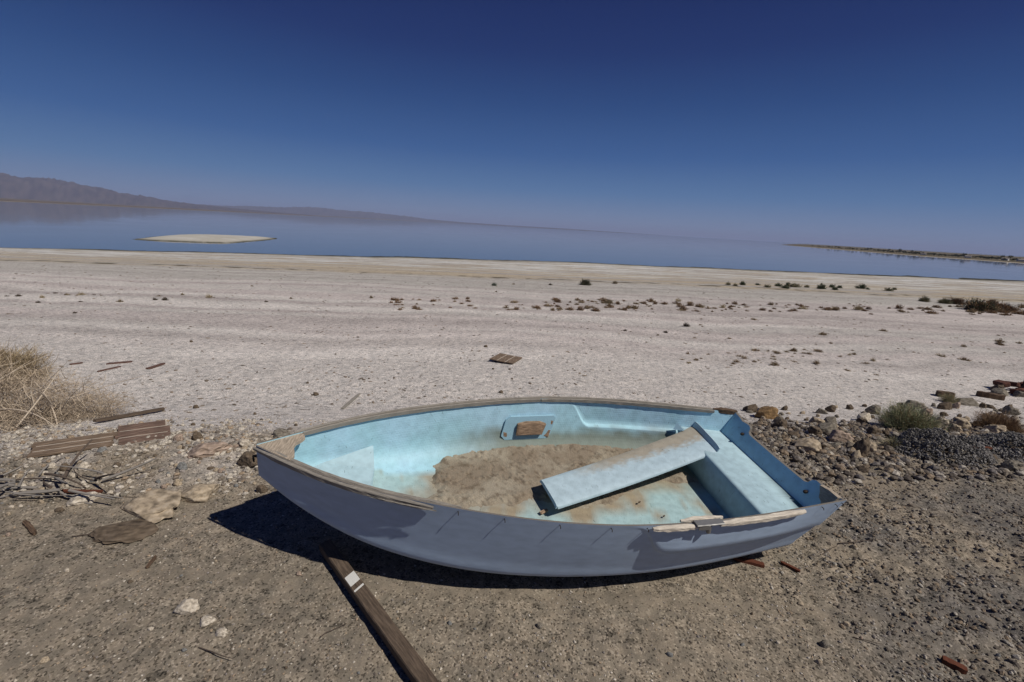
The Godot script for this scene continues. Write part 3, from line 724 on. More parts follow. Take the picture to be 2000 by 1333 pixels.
func make_far_land() -> void:
	# range on the far side of the lake, then the lower one behind it; degrees of bearing, degrees of height
	var ridge := [[-75.0, 1.9], [-60.0, 1.75], [-52.0, 1.85], [-49.0, 1.8], [-47.3, 1.9], [-46.5, 1.74], [-45.0, 1.78], [-43.8, 1.68], [-43.1, 1.55], [-42.0, 1.38], [-41.0, 1.25], [-39.4, 0.92], [-38.6, 0.94], [-36.7, 0.62], [-33.8, 0.40], [-31.0, 0.28], [-27.0, 0.12], [-23.0, 0.02], [-20.0, 0.0]]
	var ridge2 := [[-50.0, 0.3], [-40.0, 0.4], [-33.8, 0.47], [-32.5, 0.46], [-30.6, 0.56], [-26.3, 0.70], [-24.5, 0.86], [-23.2, 0.90], [-20.0, 0.76], [-17.5, 0.74], [-15.4, 0.62], [-13.0, 0.52], [-11.3, 0.36], [-9.0, 0.26], [-7.0, 0.2], [-2.0, 0.16], [5.5, 0.14], [12.0, 0.07], [18.0, 0.0]]
	var rough := FastNoiseLite.new()
	rough.seed = 77
	rough.frequency = 1.0
	rough.fractal_octaves = 5
	rough.fractal_type = FastNoiseLite.FRACTAL_RIDGED
	var soft := FastNoiseLite.new()
	soft.seed = 78
	soft.frequency = 1.0
	soft.fractal_octaves = 4
	var hill_h := func(pairs: Array, base: float, az: float, f: float, d: float) -> float:
		var top: float = (base * tan(deg_to_rad(table(pairs, az + 0.15 * soft.get_noise_1d(az * 2.0))))) * (1.0 + 0.05 * soft.get_noise_1d(az * 5.0))
		var s := sin(PI * pow(f, 0.75)) if f < 0.999 else 0.0
		var gully := 0.5 + 0.5 * rough.get_noise_2d(az * 1.1, d / 1400.0)
		var y := top * pow(s, 1.25) * (0.80 + 0.24 * gully + 0.08 * soft.get_noise_2d(az * 3.0, d / 480.0))
		return y - 1.4
	var rock := func(az: float, f: float, d: float) -> Color:
		var n := soft.get_noise_2d(az * 1.7, d / 380.0)
		return Color(0.075, 0.070, 0.085).lerp(Color(0.12, 0.105, 0.112), clampf(0.5 + n * 1.3, 0, 1))
	land("hills", -75.0, -20.0, 330, func(_a, f): return lerpf(3800.0, 6800.0, f), 34, func(a, f, d): return hill_h.call(ridge, 5200.0, a, f, d), rock)
	land("hills", -52.0, 18.0, 300, func(_a, f): return lerpf(7200.0, 10200.0, f), 24, func(a, f, d): return hill_h.call(ridge2, 8600.0, a, f, d), rock)
	# flat desert between the lake and the hills
	var plain_tint := func(az: float, f: float, d: float) -> Color:
		var n := soft.get_noise_2d(az * 0.8, f * 9.0)
		if f < 0.035: return Color(0.33, 0.30, 0.25)
		return Color(0.11, 0.097, 0.09).lerp(Color(0.16, 0.138, 0.12), clampf(0.5 + n, 0, 1))
	var shore_d := [[-90.0, 400.0], [-60.0, 560.0], [-48.0, 700.0], [-36.0, 1100.0], [-26.0, 1900.0], [-16.0, 3600.0], [-8.0, 6500.0]]
	land("far_shore", -90.0, -8.0, 180, func(a, f): return lerpf(table(shore_d, a) * (1.0 + 0.03 * soft.get_noise_1d(a * 4.0)), 7400.0, f * f), 26,
		func(a, f, d): return WATER + (-0.2 if f == 0.0 else 0.3 + d * 0.0008 * f), plain_tint)
	# the built-up shore to the right
	var right_d := [[24.0, 1500.0], [26.0, 980.0], [28.1, 690.0], [32.8, 500.0], [37.0, 404.0], [40.8, 348.0], [44.3, 333.0], [47.3, 321.0], [52.0, 310.0], [60.0, 290.0], [75.0, 300.0]]
	land("spit", 29.0, 75.0, 160, func(a, f): return table(right_d, a) * (1.0 + 0.012 * soft.get_noise_1d(a * 6.0)) * (1.0 + f * f * 4.0 * sstep(28.9, 34.0, a)), 20,
		func(a, f, d): return WATER - 0.1 + (0.0 if f == 0.0 else (0.2 + 0.4 * sstep(0.0, 0.6, f)) * sstep(28.8, 31.0, a)), func(az, f, d): return Color(0.36, 0.32, 0.26) if f < 0.1 else Color(0.12, 0.105, 0.075))
	# sandbar in the lake
	var st := begin()
	st.set_smooth_group(0)
	var outline := [Vector2(-41.4, -48.6), Vector2(-42.4, -50.8), Vector2(-43.9, -54.4), Vector2(-45.6, -60.0), Vector2(-44.8, -66.0), Vector2(-40.5, -68.5), Vector2(-35.2, -69.2), Vector2(-32.6, -62.0), Vector2(-32.1, -56.0), Vector2(-31.4, -51.8), Vector2(-32.4, -49.8), Vector2(-34.6, -48.9), Vector2(-37.0, -48.3), Vector2(-39.6, -47.6)]
	var mid := Vector2(-38.2, -57.5)
	var nn := 140
	var rows := []
	for k in 9:
		var ring := PackedVector3Array()
		for i in nn:
			var g := float(i) / nn * outline.size()
			var p: Vector2 = outline[int(g)].cubic_interpolate(outline[(int(g) + 1) % outline.size()], outline[(int(g) - 1 + outline.size()) % outline.size()], outline[(int(g) + 2) % outline.size()], g - int(g))
			p = mid + (p - mid) * (1.0 + 0.06 * soft.get_noise_1d(i * 0.5 + 20.0))
			var f := k / 8.0
			p = mid.lerp(p, 1.0 - f)
			ring.append(Vector3(p.x, WATER - 0.04 + 0.34 * sstep(0.0, 0.5, f) + 0.05 * soft.get_noise_2d(p.x, p.y) * f, p.y))
		rows.append(ring)
	for k in 8:
		for i in nn:
			for q in [[0, 0], [0, 1], [1, 1], [0, 0], [1, 1], [1, 0]]:
				var p: Vector3 = rows[k + q[0]][(i + q[1]) % nn]
				var f: float = (k + q[0]) / 8.0
				var c := Color(0.06, 0.06, 0.045).lerp(Color(0.385, 0.37, 0.325), sstep(0.12, 0.22, f + 0.08 * soft.get_noise_2d(p.x * 0.7, p.z * 0.7)))
				c = c.lerp(Color(0.47, 0.46, 0.43), clampf(soft.get_noise_2d(p.x * 0.12 + 7.0, p.z * 0.5) * 2.2, 0, 1) * sstep(0.2, 0.4, f))
				st.set_color(c)
				st.set_uv(Vector2(p.x, p.z))
				st.add_vertex(p)
	setting("sandbar", done(st), mats.hill)


# ------------------------------------------------------------ boat lines
func tab(a: Array, t: float) -> float:
	var g := clampf(t, 0.0, 1.0) * (a.size() - 1)
	var i := mini(int(g), a.size() - 2)
	return lerpf(a[i], a[i + 1], g - i)


func sheer(t: float) -> Vector3:
	return Vector3((t - 0.5) * LEN, tab(SHEER, t), tab(BEAM, t))


func chine(t: float) -> Vector3:
	var s := STEM / LEN + (1.0 - RAKE / LEN - STEM / LEN) * t
	return Vector3((s - 0.5) * LEN, tab(CHINE_H, t), tab(CHINE_W, t) - 0.014 * sstep(0.04, 0.16, t) * (1.0 - sstep(0.25, 0.45, t)))


func floor_h(t: float) -> float:
	var k := tab(CHINE_H, t) + 0.018
	return maxf(k, 0.05) if absf(k - 0.05) > 0.03 else 0.05 + pow((k - 0.02) / 0.06, 2.0) * 0.03


func step_q(t: float) -> float:
	return lerpf(0.03, 0.45, sstep(0.0, 1.0, (t - 0.60) / 0.075))


func step_out(t: float) -> float:
	return 0.024 * sstep(0.585, 0.70, t) * (1.0 - 0.65 * sstep(0.88, 1.0, t))


func side_pt(t: float, q: float) -> Vector3:
	var a := sheer(t)
	var c := chine(t)
	var p := a.lerp(c, q)
	p.z += 0.006 * sin(PI * clampf(q, 0, 1)) * sstep(0.3, 0.6, t)
	var qs := step_q(t)
	if q <= qs: p.z += step_out(t) * q / qs
	else: p.z += step_out(t) * (1.0 - sstep(0.0, 1.0, (q - qs) / 0.04))
	return p


func bez(a: Vector3, b: Vector3, c: Vector3, t: float) -> Vector3:
	return a.lerp(b, t).lerp(b.lerp(c, t), t)


func outer_section(t: float) -> PackedVector3Array:
	var o := PackedVector3Array()
	var c := chine(t)
	var drop := 0.115 * sstep(0.0, 0.35, t) * (1.0 - 0.3 * sstep(0.7, 1.0, t))
	var keel := Vector3(c.x, c.y - drop, 0)
	var qs := step_q(t)
	for i in 6: o.append(side_pt(t, qs * i / 5.0))
	for i in 4: o.append(side_pt(t, qs + 0.05 * (i + 1) / 4.0))
	for i in 6: o.append(side_pt(t, lerpf(qs + 0.05, 0.80, (i + 1) / 6.0)))
	var p0 := side_pt(t, 0.80)
	var p2 := c.lerp(keel, 0.30)
	var c2 := c + (2.0 * c - p0 - p2) * lerpf(0.5, 0.22, sstep(0.0, 0.25, t))
	for i in 7: o.append(bez(p0, c2, p2, (i + 1) / 7.0))
	for i in 4: o.append(c.lerp(keel, lerpf(0.30, 1.0, (i + 1) / 4.0)))
	return o


func inner_section(t: float) -> PackedVector3Array:
	var o := PackedVector3Array()
	var a := sheer(t)
	var c := chine(t)
	var f := floor_h(t)
	var qs := step_q(t)
	var qf := (a.y - f) / (a.y - c.y)
	var thick := 0.008
	var inward := func(p: Vector3) -> Vector3: return Vector3(p.x, p.y, maxf(p.z - thick, 0.0))
	for i in 6: o.append(inward.call(side_pt(t, qs * i / 5.0)))
	for i in 4: o.append(inward.call(side_pt(t, qs + 0.05 * (i + 1) / 4.0)))
	for i in 6: o.append(inward.call(side_pt(t, lerpf(qs + 0.05, qf * 0.66, (i + 1) / 6.0))))
	var p0: Vector3 = inward.call(side_pt(t, qf * 0.66))
	var p1: Vector3 = inward.call(side_pt(t, qf))
	p1.y = f
	var p2 := Vector3(p1.x, f, p1.z * 0.66)
	for i in 7: o.append(bez(p0, p1, p2, (i + 1) / 7.0))
	for i in 4: o.append(p2.lerp(Vector3(p1.x, f, 0), (i + 1) / 4.0))
	return o


func inner_half(x: float, w: float) -> float:
	# inside half-width of the hull at a place along the boat and a height
	var t0 := x / LEN + 0.5
	var best := 0.0
	for k in 12:
		var t := clampf(t0 - 0.01 + k * 0.01, 0, 1)
		var a := sheer(t)
		var c := chine(t)
		var q := (a.y - w) / (a.y - c.y)
		var p := side_pt(t, clampf(q, 0, 1))
		best = p.z
		if p.x >= x: break
	return best - 0.008


# strip of timber along the sheer; off = distance outside the sheer of its two faces
func rail(t0: float, t1: float, side: float, off_in: float, off_out: float, top: float, bottom: float, wear := 0.002, taper := 0.0) -> ArrayMesh:
	var st := begin()
	var rings := []
	var n := int((t1 - t0) * 60.0) + 6
	for i in n + 1:
		var t := lerpf(t0, t1, float(i) / n)
		var p := sheer(t)
		var d := (sheer(minf(t + 0.01, 1.0)) - sheer(maxf(t - 0.01, 0.0)))
		var out := Vector3(-d.z, 0, d.x).normalized()
		var e := minf(float(i), float(n - i))
		var th := 1.0 - taper * (1.0 - clampf(e / 3.0, 0.0, 1.0)) * rng.randf_range(0.5, 1.0)
		var j := func() -> float: return rng.randf_range(-wear, wear)
		var mid := (off_in + off_out) / 2.0
		var oi: float = lerpf(mid, off_in, th)
		var oo: float = lerpf(mid, off_out, th)
		var tp: float = lerpf((top + bottom) / 2.0, top, th)
		var bt: float = lerpf((top + bottom) / 2.0, bottom, th)
		var c := 0.003
		var pr := [[oi, bt], [oi, tp - c], [oi + c, tp], [(oi + oo) / 2, tp + j.call() * 0.7], [oo - c, tp], [oo, tp - c], [oo, (tp + bt) / 2 + j.call()], [oo, bt]]
		var ring := PackedVector3Array()
		for q in pr:
			var v: Vector3 = p + out * (q[0] + j.call() * 0.6) + Vector3(0, q[1] + j.call() * 0.6, 0)
			v.z *= side
			ring.append(v)
		rings.append(ring)
	loft(st, rings, true, true, false)
	return done(st)


func done_with_stem(st: SurfaceTool, secs: Array) -> ArrayMesh:
	st.set_smooth_group(2)
	var mir := Vector3(1, 1, -1)
	for j in secs[0].size() - 1:
		quad(st, secs[0][j], secs[0][j] * mir, secs[0][j + 1] * mir, secs[0][j + 1])
	return done(st)


func make_boat() -> void:
	boat_frame = Transform3D(Basis(Vector3(0.98642, -0.02204, -0.16277), Vector3(0.03677, 0.99544, 0.08804), Vector3(0.16009, -0.09283, 0.98273)), Vector3(0.1873, 0.1242, -2.1251))
	var boat := thing("rowing_boat", "derelict small rowing boat, pale grey-blue outside and turquoise inside, aground on the bank", "boat")
	boat.transform = boat_frame
	var nt := 130
	# where the mud lies on the floor, boat's own x and z
	var mud_outline := PackedVector2Array([Vector2(-0.545, -0.27), Vector2(-0.50, -0.52), Vector2(0.0, -0.60), Vector2(0.7, -0.60), Vector2(0.96, -0.5), Vector2(0.96, -0.11), Vector2(0.84, -0.09), Vector2(0.78, -0.15), Vector2(0.55, -0.06), Vector2(0.40, 0.035), Vector2(0.16, 0.085), Vector2(0.06, 0.015), Vector2(-0.12, 0.03), Vector2(-0.34, 0.065), Vector2(-0.47, 0.05), Vector2(-0.62, 0.0), Vector2(-0.53, -0.04)])
	var mud_d := func(x: float, z: float) -> float:
		var q := Vector2(x, z)
		var d := 9.0
		for e in mud_outline.size():
			d = minf(d, Geometry2D.get_closest_point_to_segment(q, mud_outline[e], mud_outline[(e + 1) % mud_outline.size()]).distance_to(q))
		return d if Geometry2D.is_point_in_polygon(q, mud_outline) else -d
	# outer skin
	var st := begin()
	st.set_smooth_group(0)
	var secs := []
	var ins := []
	for i in nt + 1:
		var f := float(i) / nt
		var t := pow(f, 1.25)
		secs.append(outer_section(t))
		ins.append(inner_section(t))
	for side in [1.0, -1.0]:
		var m := Vector3(1, 1, side)
		for i in nt:
			for j in secs[0].size() - 1:
				if side > 0: quad(st, secs[i][j] * m, secs[i][j + 1] * m, secs[i + 1][j + 1] * m, secs[i + 1][j] * m)
				else: quad(st, secs[i][j] * m, secs[i + 1][j] * m, secs[i + 1][j + 1] * m, secs[i][j + 1] * m)
	part("hull_skin", done_with_stem(st, secs), mats.skin, boat)
	st = begin()
	st.set_smooth_group(1)
	for side in [1.0, -1.0]:
		var m := Vector3(1, 1, side)
		for i in nt:
			quad(st, secs[i][0] * m, secs[i + 1][0] * m, ins[i + 1][0] * m, ins[i][0] * m)
	part("raw_edge", done(st), mats.edge, boat)
	# liner, with the brown tide mark the puddle left
	st = begin()
	st.set_smooth_group(0)
	var paint := Color(0.425, 0.655, 0.785)
	for side in [1.0, -1.0]:
		var m := Vector3(1, 1, side)
		for i in nt:
			for j in ins[0].size() - 1:
				for q in ([[0, 0], [0, 1], [1, 1], [0, 0], [1, 1], [1, 0]] if side > 0 else [[0, 0], [1, 1], [0, 1], [0, 0], [1, 0], [1, 1]]):
					var p: Vector3 = ins[i + q[0]][j + q[1]] * m
					var t := p.x / LEN + 0.5
					var n := n_mid.get_noise_3d(p.x * 2.2, p.y * 2.2, p.z * 2.2)
					var n2 := n_fine.get_noise_3d(p.x * 0.7, p.y * 2.0, p.z * 0.7)
					var c := paint.lerp(Color(0.38, 0.625, 0.715), clampf(0.5 + 1.5 * n, 0, 1))
					var mark := 0.0
					if p.z < 0.0 and t > 0.26:
						mark = (1.0 - sstep(0.135, 0.215, p.y + 0.04 * n + 0.03 * n2)) * sstep(0.28, 0.45, t + 0.05 * n)
					c = c.lerp(Color(0.165, 0.175, 0.12), mark * 0.85)
					if p.y < 0.10 and p.z > -0.2:
						c = c.lerp(Color(0.35, 0.48, 0.455), 0.75)
						var dust: float = sstep(-0.17, 0.0, mud_d.call(p.x, p.z) + 0.16 * n + 0.08 * n2)
						c = c.lerp(Color(0.33, 0.275, 0.20), 0.8 * dust)
						c = c.lerp(Color(0.33, 0.26, 0.17), 0.75 * sstep(0.08, 0.32, n + 0.35 * n2))
					st.set_color(c)
					st.add_vertex(p)
	var liner := part("hull_liner", done(st), mats.liner, boat)
	liner.set_meta("label", "turquoise painted fibreglass inside with a brown tide mark")
	# raised floor panel in the bow
	st = begin()
	var ramp := PackedVector2Array([Vector2(-1.24, 0.0), Vector2(-1.1, -0.12), Vector2(-0.88, -0.285), Vector2(-0.855, -0.14), Vector2(-0.85, 0.0), Vector2(-0.855, 0.14), Vector2(-0.88, 0.285), Vector2(-1.1, 0.12)])
	slab(st, ramp, func(x, z): return Vector3(x, 0.108 + 0.27 * absf(z) + 0.22 * maxf(0.0, -0.85 - x), z), 0.016)
	part("bow_floor_panel", done(st), mats.seat, boat)

	# transom: raked board cut down in the middle for a motor
	var xt := func(w: float) -> float: return lerpf(sheer(1.0).x, chine(1.0).x, (sheer(1.0).y - w) / (sheer(1.0).y - chine(1.0).y))
	var half := PackedVector2Array([Vector2(0, 0.292), Vector2(0.15, 0.293), Vector2(0.225, 0.294), Vector2(0.243, 0.302), Vector2(0.252, 0.322), Vector2(0.27, 0.331), Vector2(0.30, 0.330), Vector2(0.335, 0.325), Vector2(0.37, 0.333), Vector2(0.424, 0.338)])
	for i in half.size(): half[i] += Vector2(-0.006 * half[i].x / 0.424, 0.009)
	var ol := PackedVector2Array()
	for i in half.size(): ol.append(Vector2(-half[half.size() - 1 - i].x, half[half.size() - 1 - i].y))
	for i in range(1, half.size()): ol.append(half[i])
	var sec := outer_section(1.0)
	for j in range(2, sec.size(), 2): ol.append(Vector2(maxf(sec[j].z - 0.004, 0), sec[j].y + 0.003))
	for j in range(sec.size() - 3, 1, -2): ol.append(Vector2(-maxf(sec[j].z - 0.004, 0.002), sec[j].y + 0.003))
	st = begin()
	st.set_smooth_group(FLAT)
	var tr := Geometry2D.triangulate_polygon(ol)
	for i in range(0, tr.size(), 3):
		var a := ol[tr[i]]; var b := ol[tr[i + 1]]; var c := ol[tr[i + 2]]
		for s in [0.0, -0.016]:
			var pa := Vector3(xt.call(a.y) + s, a.y, a.x); var pb := Vector3(xt.call(b.y) + s, b.y, b.x); var pc := Vector3(xt.call(c.y) + s, c.y, c.x)
			if s == 0.0: tri(st, pa, pb, pc)
			else: tri(st, pa, pc, pb)
	part("transom", done(st), mats.transom, boat)
	st = begin()
	st.set_smooth_group(FLAT)
	for i in ol.size():
		var a := ol[i]; var b := ol[(i + 1) % ol.size()]
		quad(st, Vector3(xt.call(a.y), a.y, a.x), Vector3(xt.call(b.y), b.y, b.x), Vector3(xt.call(b.y) - 0.016, b.y, b.x), Vector3(xt.call(a.y) - 0.016, a.y, a.x))
	part("transom_edge", done(st), mats.edge, boat)
	for z in [-0.262, 0.268]:
		st = begin()
		var w := 0.285 if z < 0 else 0.275
		var x: float = xt.call(w) - 0.016
		tube(st, [Vector3(x + 0.002, w, z), Vector3(x - 0.012, w, z), Vector3(x - 0.018, w + 0.001, z + 0.001)], [0.009, 0.009, 0.004], 8)
		part("bolt", done(st), mats.nail, boat)

	# stern seat moulded as a box
	st = begin()
	var prof := [[1.262, 0.216], [1.13, 0.217], [1.022, 0.217], [1.012, 0.2155], [1.005, 0.211], [1.001, 0.203], [0.992, 0.14], [0.985, 0.047], [1.06, 0.047]]
	var ring_a := PackedVector3Array()
	var ring_b := PackedVector3Array()
	for q in prof:
		var hz: float = inner_half(q[0], q[1]) + 0.002
		if q[1] < 0.1: hz -= 0.06
		if q[0] > 1.2: hz = minf(hz, 0.425)
		ring_a.append(Vector3(q[0], q[1], -hz))
		ring_b.append(Vector3(q[0], q[1], hz - (0.10 if q[0] > 1.2 else 0.0)))
	loft(st, [ring_a, ring_b], true, true, true)
	part("stern_seat", done(st), mats.seat, boat)
	st = begin()
	st.set_smooth_group(FLAT)
	var tb := [Vector3(0.94, 0.217, -0.43), Vector3(1.0, 0.222, -0.455), Vector3(1.0, 0.222, -0.40), Vector3(0.96, 0.262, -0.435)]
	tri(st, tb[0], tb[2], tb[3]); tri(st, tb[0], tb[3], tb[1]); tri(st, tb[1], tb[3], tb[2]); tri(st, tb[0], tb[1], tb[2])
	part("seat_tab", done(st), mats.transom, boat)

	# breasthook in the bow
	st = begin()
	var br := PackedVector2Array()
	for t in [0.0, 0.02, 0.04, 0.062]:
		var p := sheer(t)
		br.append(Vector2(p.x, -maxf(p.z - 0.006, 0.004)))
	for q in [Vector2(-1.178, -0.11), Vector2(-1.163, -0.075), Vector2(-1.170, -0.05), Vector2(-1.188, -0.02), Vector2(-1.190, 0.01), Vector2(-1.176, 0.045), Vector2(-1.165, 0.085), Vector2(-1.170, 0.12)]: br.append(q)
	for t in [0.066, 0.04, 0.02, 0.0]:
		var p := sheer(t)
		br.append(Vector2(p.x, maxf(p.z - 0.006, 0.004)))
	slab(st, br, func(x, z): return Vector3(x, 0.373 + 0.004 * sin(z * 14.0), z), 0.014)
	part("breasthook", done(st), mats.deck_wood, boat)

	# gunwale timbers that are left
	var gw := part("gunwale_strip", rail(0.0, 0.297, 1.0, 0.001, 0.017, 0.002, -0.020, 0.0018, 0.6), mats.grey_wood, boat)
	gw.set_meta("label", "splintered grey strip along the near side of the bow")
	part("gunwale_strip", rail(0.012, 0.335, 1.0, -0.026, -0.009, 0.001, -0.018, 0.0018, 0.5), mats.grey_wood, boat)
	part("gunwale_strip", rail(0.2, 0.303, 1.0, 0.018, 0.024, -0.008, -0.016, 0.002, 0.7), mats.grey_wood, boat)
	part("gunwale_strip", rail(0.060, 0.53, -1.0, -0.019, -0.009, 0.004, -0.019, 0.0012, 0.2), mats.grey_wood, boat)
	part("gunwale_strip", rail(0.532, 0.945, -1.0, -0.020, -0.009, 0.003, -0.019, 0.0018, 0.2), mats.grey_wood, boat)
	part("gunwale_strip", rail(0.05, 0.945, -1.0, 0.001, 0.016, 0.005, -0.022, 0.0018, 0.3), mats.grey_wood, boat)
	part("gunwale_strip", rail(0.945, 1.0, -1.0, -0.012, 0.020, 0.012, -0.018, 0.002, 0.5), mats.brown_wood, boat)
	gw = part("gunwale_strip", rail(0.617, 0.690, 1.0, 0.001, 0.024, 0.003, -0.014, 0.0022, 0.5), mats.white_wood, boat)
	gw.set_meta("label", "bleached strip along the near side of the stern")
	part("gunwale_strip", rail(0.728, 0.898, 1.0, 0.001, 0.024, 0.005, -0.014, 0.0022, 0.5), mats.white_wood, boat)
	part("gunwale_strip", rail(0.668, 0.742, 1.0, -0.030, -0.010, 0.010, -0.014, 0.0025, 0.6), mats.white_wood, boat)
	# oarlock bracket on the near side
	var lock := part("oarlock_bracket", rail(0.686, 0.733, 1.0, -0.008, 0.028, 0.010, 0.006, 0.0004, 0.0), mats.zinc, boat)
	st = begin()
	var lp := sheer(0.71)
	tube(st, [lp + Vector3(0, 0.008, 0.010), lp + Vector3(0.002, -0.02, 0.014), lp + Vector3(0.004, -0.040, 0.015)], [0.011, 0.011, 0.009], 8)
	box(st, lp + Vector3(-0.028, -0.004, 0.028), Vector3(0.05, 0.022, 0.003), 0.001)
	part("socket", done(st), mats.zinc, lock)
	# oarlock pad inside the far wall
	var pad_at := func(t: float, q: float, lift: float) -> Vector3:
		var p := side_pt(t, q)
		return Vector3(p.x, p.y, -(p.z - 0.008 - lift))
	st = begin()
	st.set_smooth_group(FLAT)
	var pad_ring := []
	for lift in [-0.002, 0.012]:
		var ring := PackedVector3Array()
		for q in [[0.463, 0.35], [0.472, 0.29], [0.577, 0.285], [0.583, 0.33], [0.583, 0.62], [0.574, 0.68], [0.474, 0.69], [0.463, 0.62]]:
			ring.append(pad_at.call(q[0], q[1], lift))
		pad_ring.append(ring)
	loft(st, pad_ring, true, true, false)
	var pad := part("oarlock_pad", done(st), mats.pad_paint, boat)
	st = begin()
	pad_ring = []
	for lift in [0.010, 0.034, 0.038]:
		var ring := PackedVector3Array()
		var e := 0.004 if lift > 0.036 else 0.0
		for q in [[0.493 + e, 0.40 + e * 3], [0.51, 0.37 + e * 3], [0.545, 0.37 + e * 3], [0.562 - e, 0.41 + e * 3], [0.560 - e, 0.585 - e * 3], [0.497 + e, 0.59 - e * 3]]:
			ring.append(pad_at.call(q[0], q[1], lift))
		pad_ring.append(ring)
	loft(st, pad_ring, true, true, false)
	part("oarlock_block", done(st), mats.raw_wood, pad)
	for q in [[0.569, 0.580, 0.36, 0.44], [0.566, 0.581, 0.52, 0.66], [0.466, 0.477, 0.55, 0.64]]:
		st = begin()
		pad_ring = []
		for lift in [0.011, 0.0135]:
			pad_ring.append(PackedVector3Array([pad_at.call(q[0], q[2], lift), pad_at.call(q[1], q[2] + 0.02, lift), pad_at.call(q[1], q[3], lift), pad_at.call(q[0] + 0.003, q[3] - 0.02, lift)]))
		loft(st, pad_ring, true, true, false)
		part("bare_patch", done(st), mats.raw_wood, pad)
	# knees on the transom corners
	st = begin()
	var kn := []
	for s in [-0.014, -0.034]:
		var ring := PackedVector3Array()
		for q in [Vector2(0.305, 0.342), Vector2(0.35, 0.350), Vector2(0.409, 0.350), Vector2(0.403, 0.28), Vector2(0.385, 0.270), Vector2(0.362, 0.293), Vector2(0.342, 0.300), Vector2(0.328, 0.320)]:
			ring.append(Vector3(xt.call(q.y) + s, q.y, q.x))
		kn.append(ring)
	loft(st, kn, true, true, false)
	part("corner_knee", done(st), mats.deck_wood, boat)
	# nails left where strips have fallen off
	for t in [0.333, 0.400, 0.480, 0.556, 0.612, 0.945, 0.977, 0.992]:
		st = begin()
		var p := side_pt(t, 0.035)
		var ln := rng.randf_range(0.010, 0.014)
		tube(st, [p + Vector3(0, 0, -0.003), p + Vector3(0.001, -0.001, ln), p + Vector3(0.001, -0.008, ln + 0.002)], [0.0019, 0.0018, 0.0016], 5)
		part("nail", done(st), mats.nail, boat)
	# tow ring in the stem
	st = begin()
	var rp := []
	for i in 17:
		var g := TAU * i / 16.0
		rp.append(Vector3(-1.370, 0.300, 0.0) + Vector3(cos(g) * 0.006, sin(g) * 0.013, 0.011 * cos(g)))
	var rr := []
	for i in 17: rr.append(0.0035)
	tube(st, rp, rr, 6, false)
	tube(st, [Vector3(-1.345, 0.315, 0), Vector3(-1.37, 0.315, 0)], [0.006, 0.006], 6)
	part("tow_ring", done(st), mats.iron, boat)

	# loose thwart, one end on the stern seat, the other in the mud
	var th := thing("loose_thwart", "pale blue moulded seat board knocked loose inside the boat, dirt along one edge", "seat board")
	th.transform = boat_frame
	var la := Vector3(0.015, 0.141, -0.045)
	var lb := Vector3(0.055, 0.134, 0.158)
	var ra := Vector3(1.088, 0.232, -0.447)
	var rb := Vector3(1.088, 0.226, -0.182)
	st = begin()
	st.set_smooth_group(0)
	var nu := 90
	var nv := 30
	var pt := func(u: float, v: float) -> Vector3:
		var p := la.lerp(ra, u).lerp(lb.lerp(rb, u), v)
		p.y -= 0.012 * sin(PI * u)
		var flare := sstep(0.88, 1.0, u) * 0.012
		p += (rb - ra).normalized() * flare * (v - 0.5) * 2.0
		p.y -= 0.008 * pow(absf(v * 2.0 - 1.0), 6.0)
		return p
	for i in nu:
		for j in nv:
			for q in [[0, 0], [0, 1], [1, 1], [0, 0], [1, 1], [1, 0]]:
				var u := float(i + q[0]) / nu
				var v := float(j + q[1]) / nv
				var p: Vector3 = pt.call(u, v)
				var n := n_mid.get_noise_2d(u * 6.0 + 40.0, v * 2.0)
				var n2 := n_fine.get_noise_2d(u * 3.0, v * 1.2)
				var dirt := sstep(0.55, 0.22, v + 0.16 * n + 0.12 * n2 - 0.25 * (u - 0.5)) * sstep(0.08, 0.4, u + 0.1 * n)
				st.set_color(Color(0.44, 0.57, 0.635).lerp(Color(0.36, 0.32, 0.25), dirt * 0.95))
				st.add_vertex(p)
	part("seat_top", done(st), mats.liner, th)
	for v in [0.0, 1.0]:
		st = begin()
		st.set_color(Color(0.44, 0.57, 0.635))
		var rings := []
		for i in nu + 1:
			var u := float(i) / nu
			var p: Vector3 = pt.call(u, v)
			var o := (rb - ra).normalized() * (0.004 if v > 0.5 else -0.004)
			rings.append(PackedVector3Array([p, p + o * 0.6 - Vector3(0, 0.004, 0), p + o - Vector3(0, 0.013, 0), p + o * 0.2 - Vector3(0, 0.013, 0), p - o * 0.4 - Vector3(0, 0.006, 0)]))
		loft(st, rings, true, true, false)
		part("side_flange", done(st), mats.liner, th)
	for u in [0.0, 1.0]:
		st = begin()
		st.set_color(Color(0.44, 0.57, 0.635))
		var rings := []
		for j in nv + 1:
			var v := float(j) / nv
			var p: Vector3 = pt.call(u, v)
			var x := 0.004 if u > 0.5 else -0.004
			var up: float = (0.034 - 0.008 * v) if u > 0.5 else -0.013
			rings.append(PackedVector3Array([p + Vector3(-x, 0, 0), p + Vector3(x * 2, up, 0), p + Vector3(x * 3, up, 0), p + Vector3(x * 1.5, 0, 0)]))
		loft(st, rings, true, true, false)
		part("end_flange", done(st), mats.liner, th)

	# dried mud on the floor
	st = begin()
	st.set_smooth_group(0)
	var crack := FastNoiseLite.new()
	crack.seed = 9
	crack.noise_type = FastNoiseLite.TYPE_CELLULAR
	crack.cellular_return_type = FastNoiseLite.RETURN_DISTANCE2_SUB
	crack.frequency = 11.0
	var gx := 260
	var gz := 120
	var hs := {}
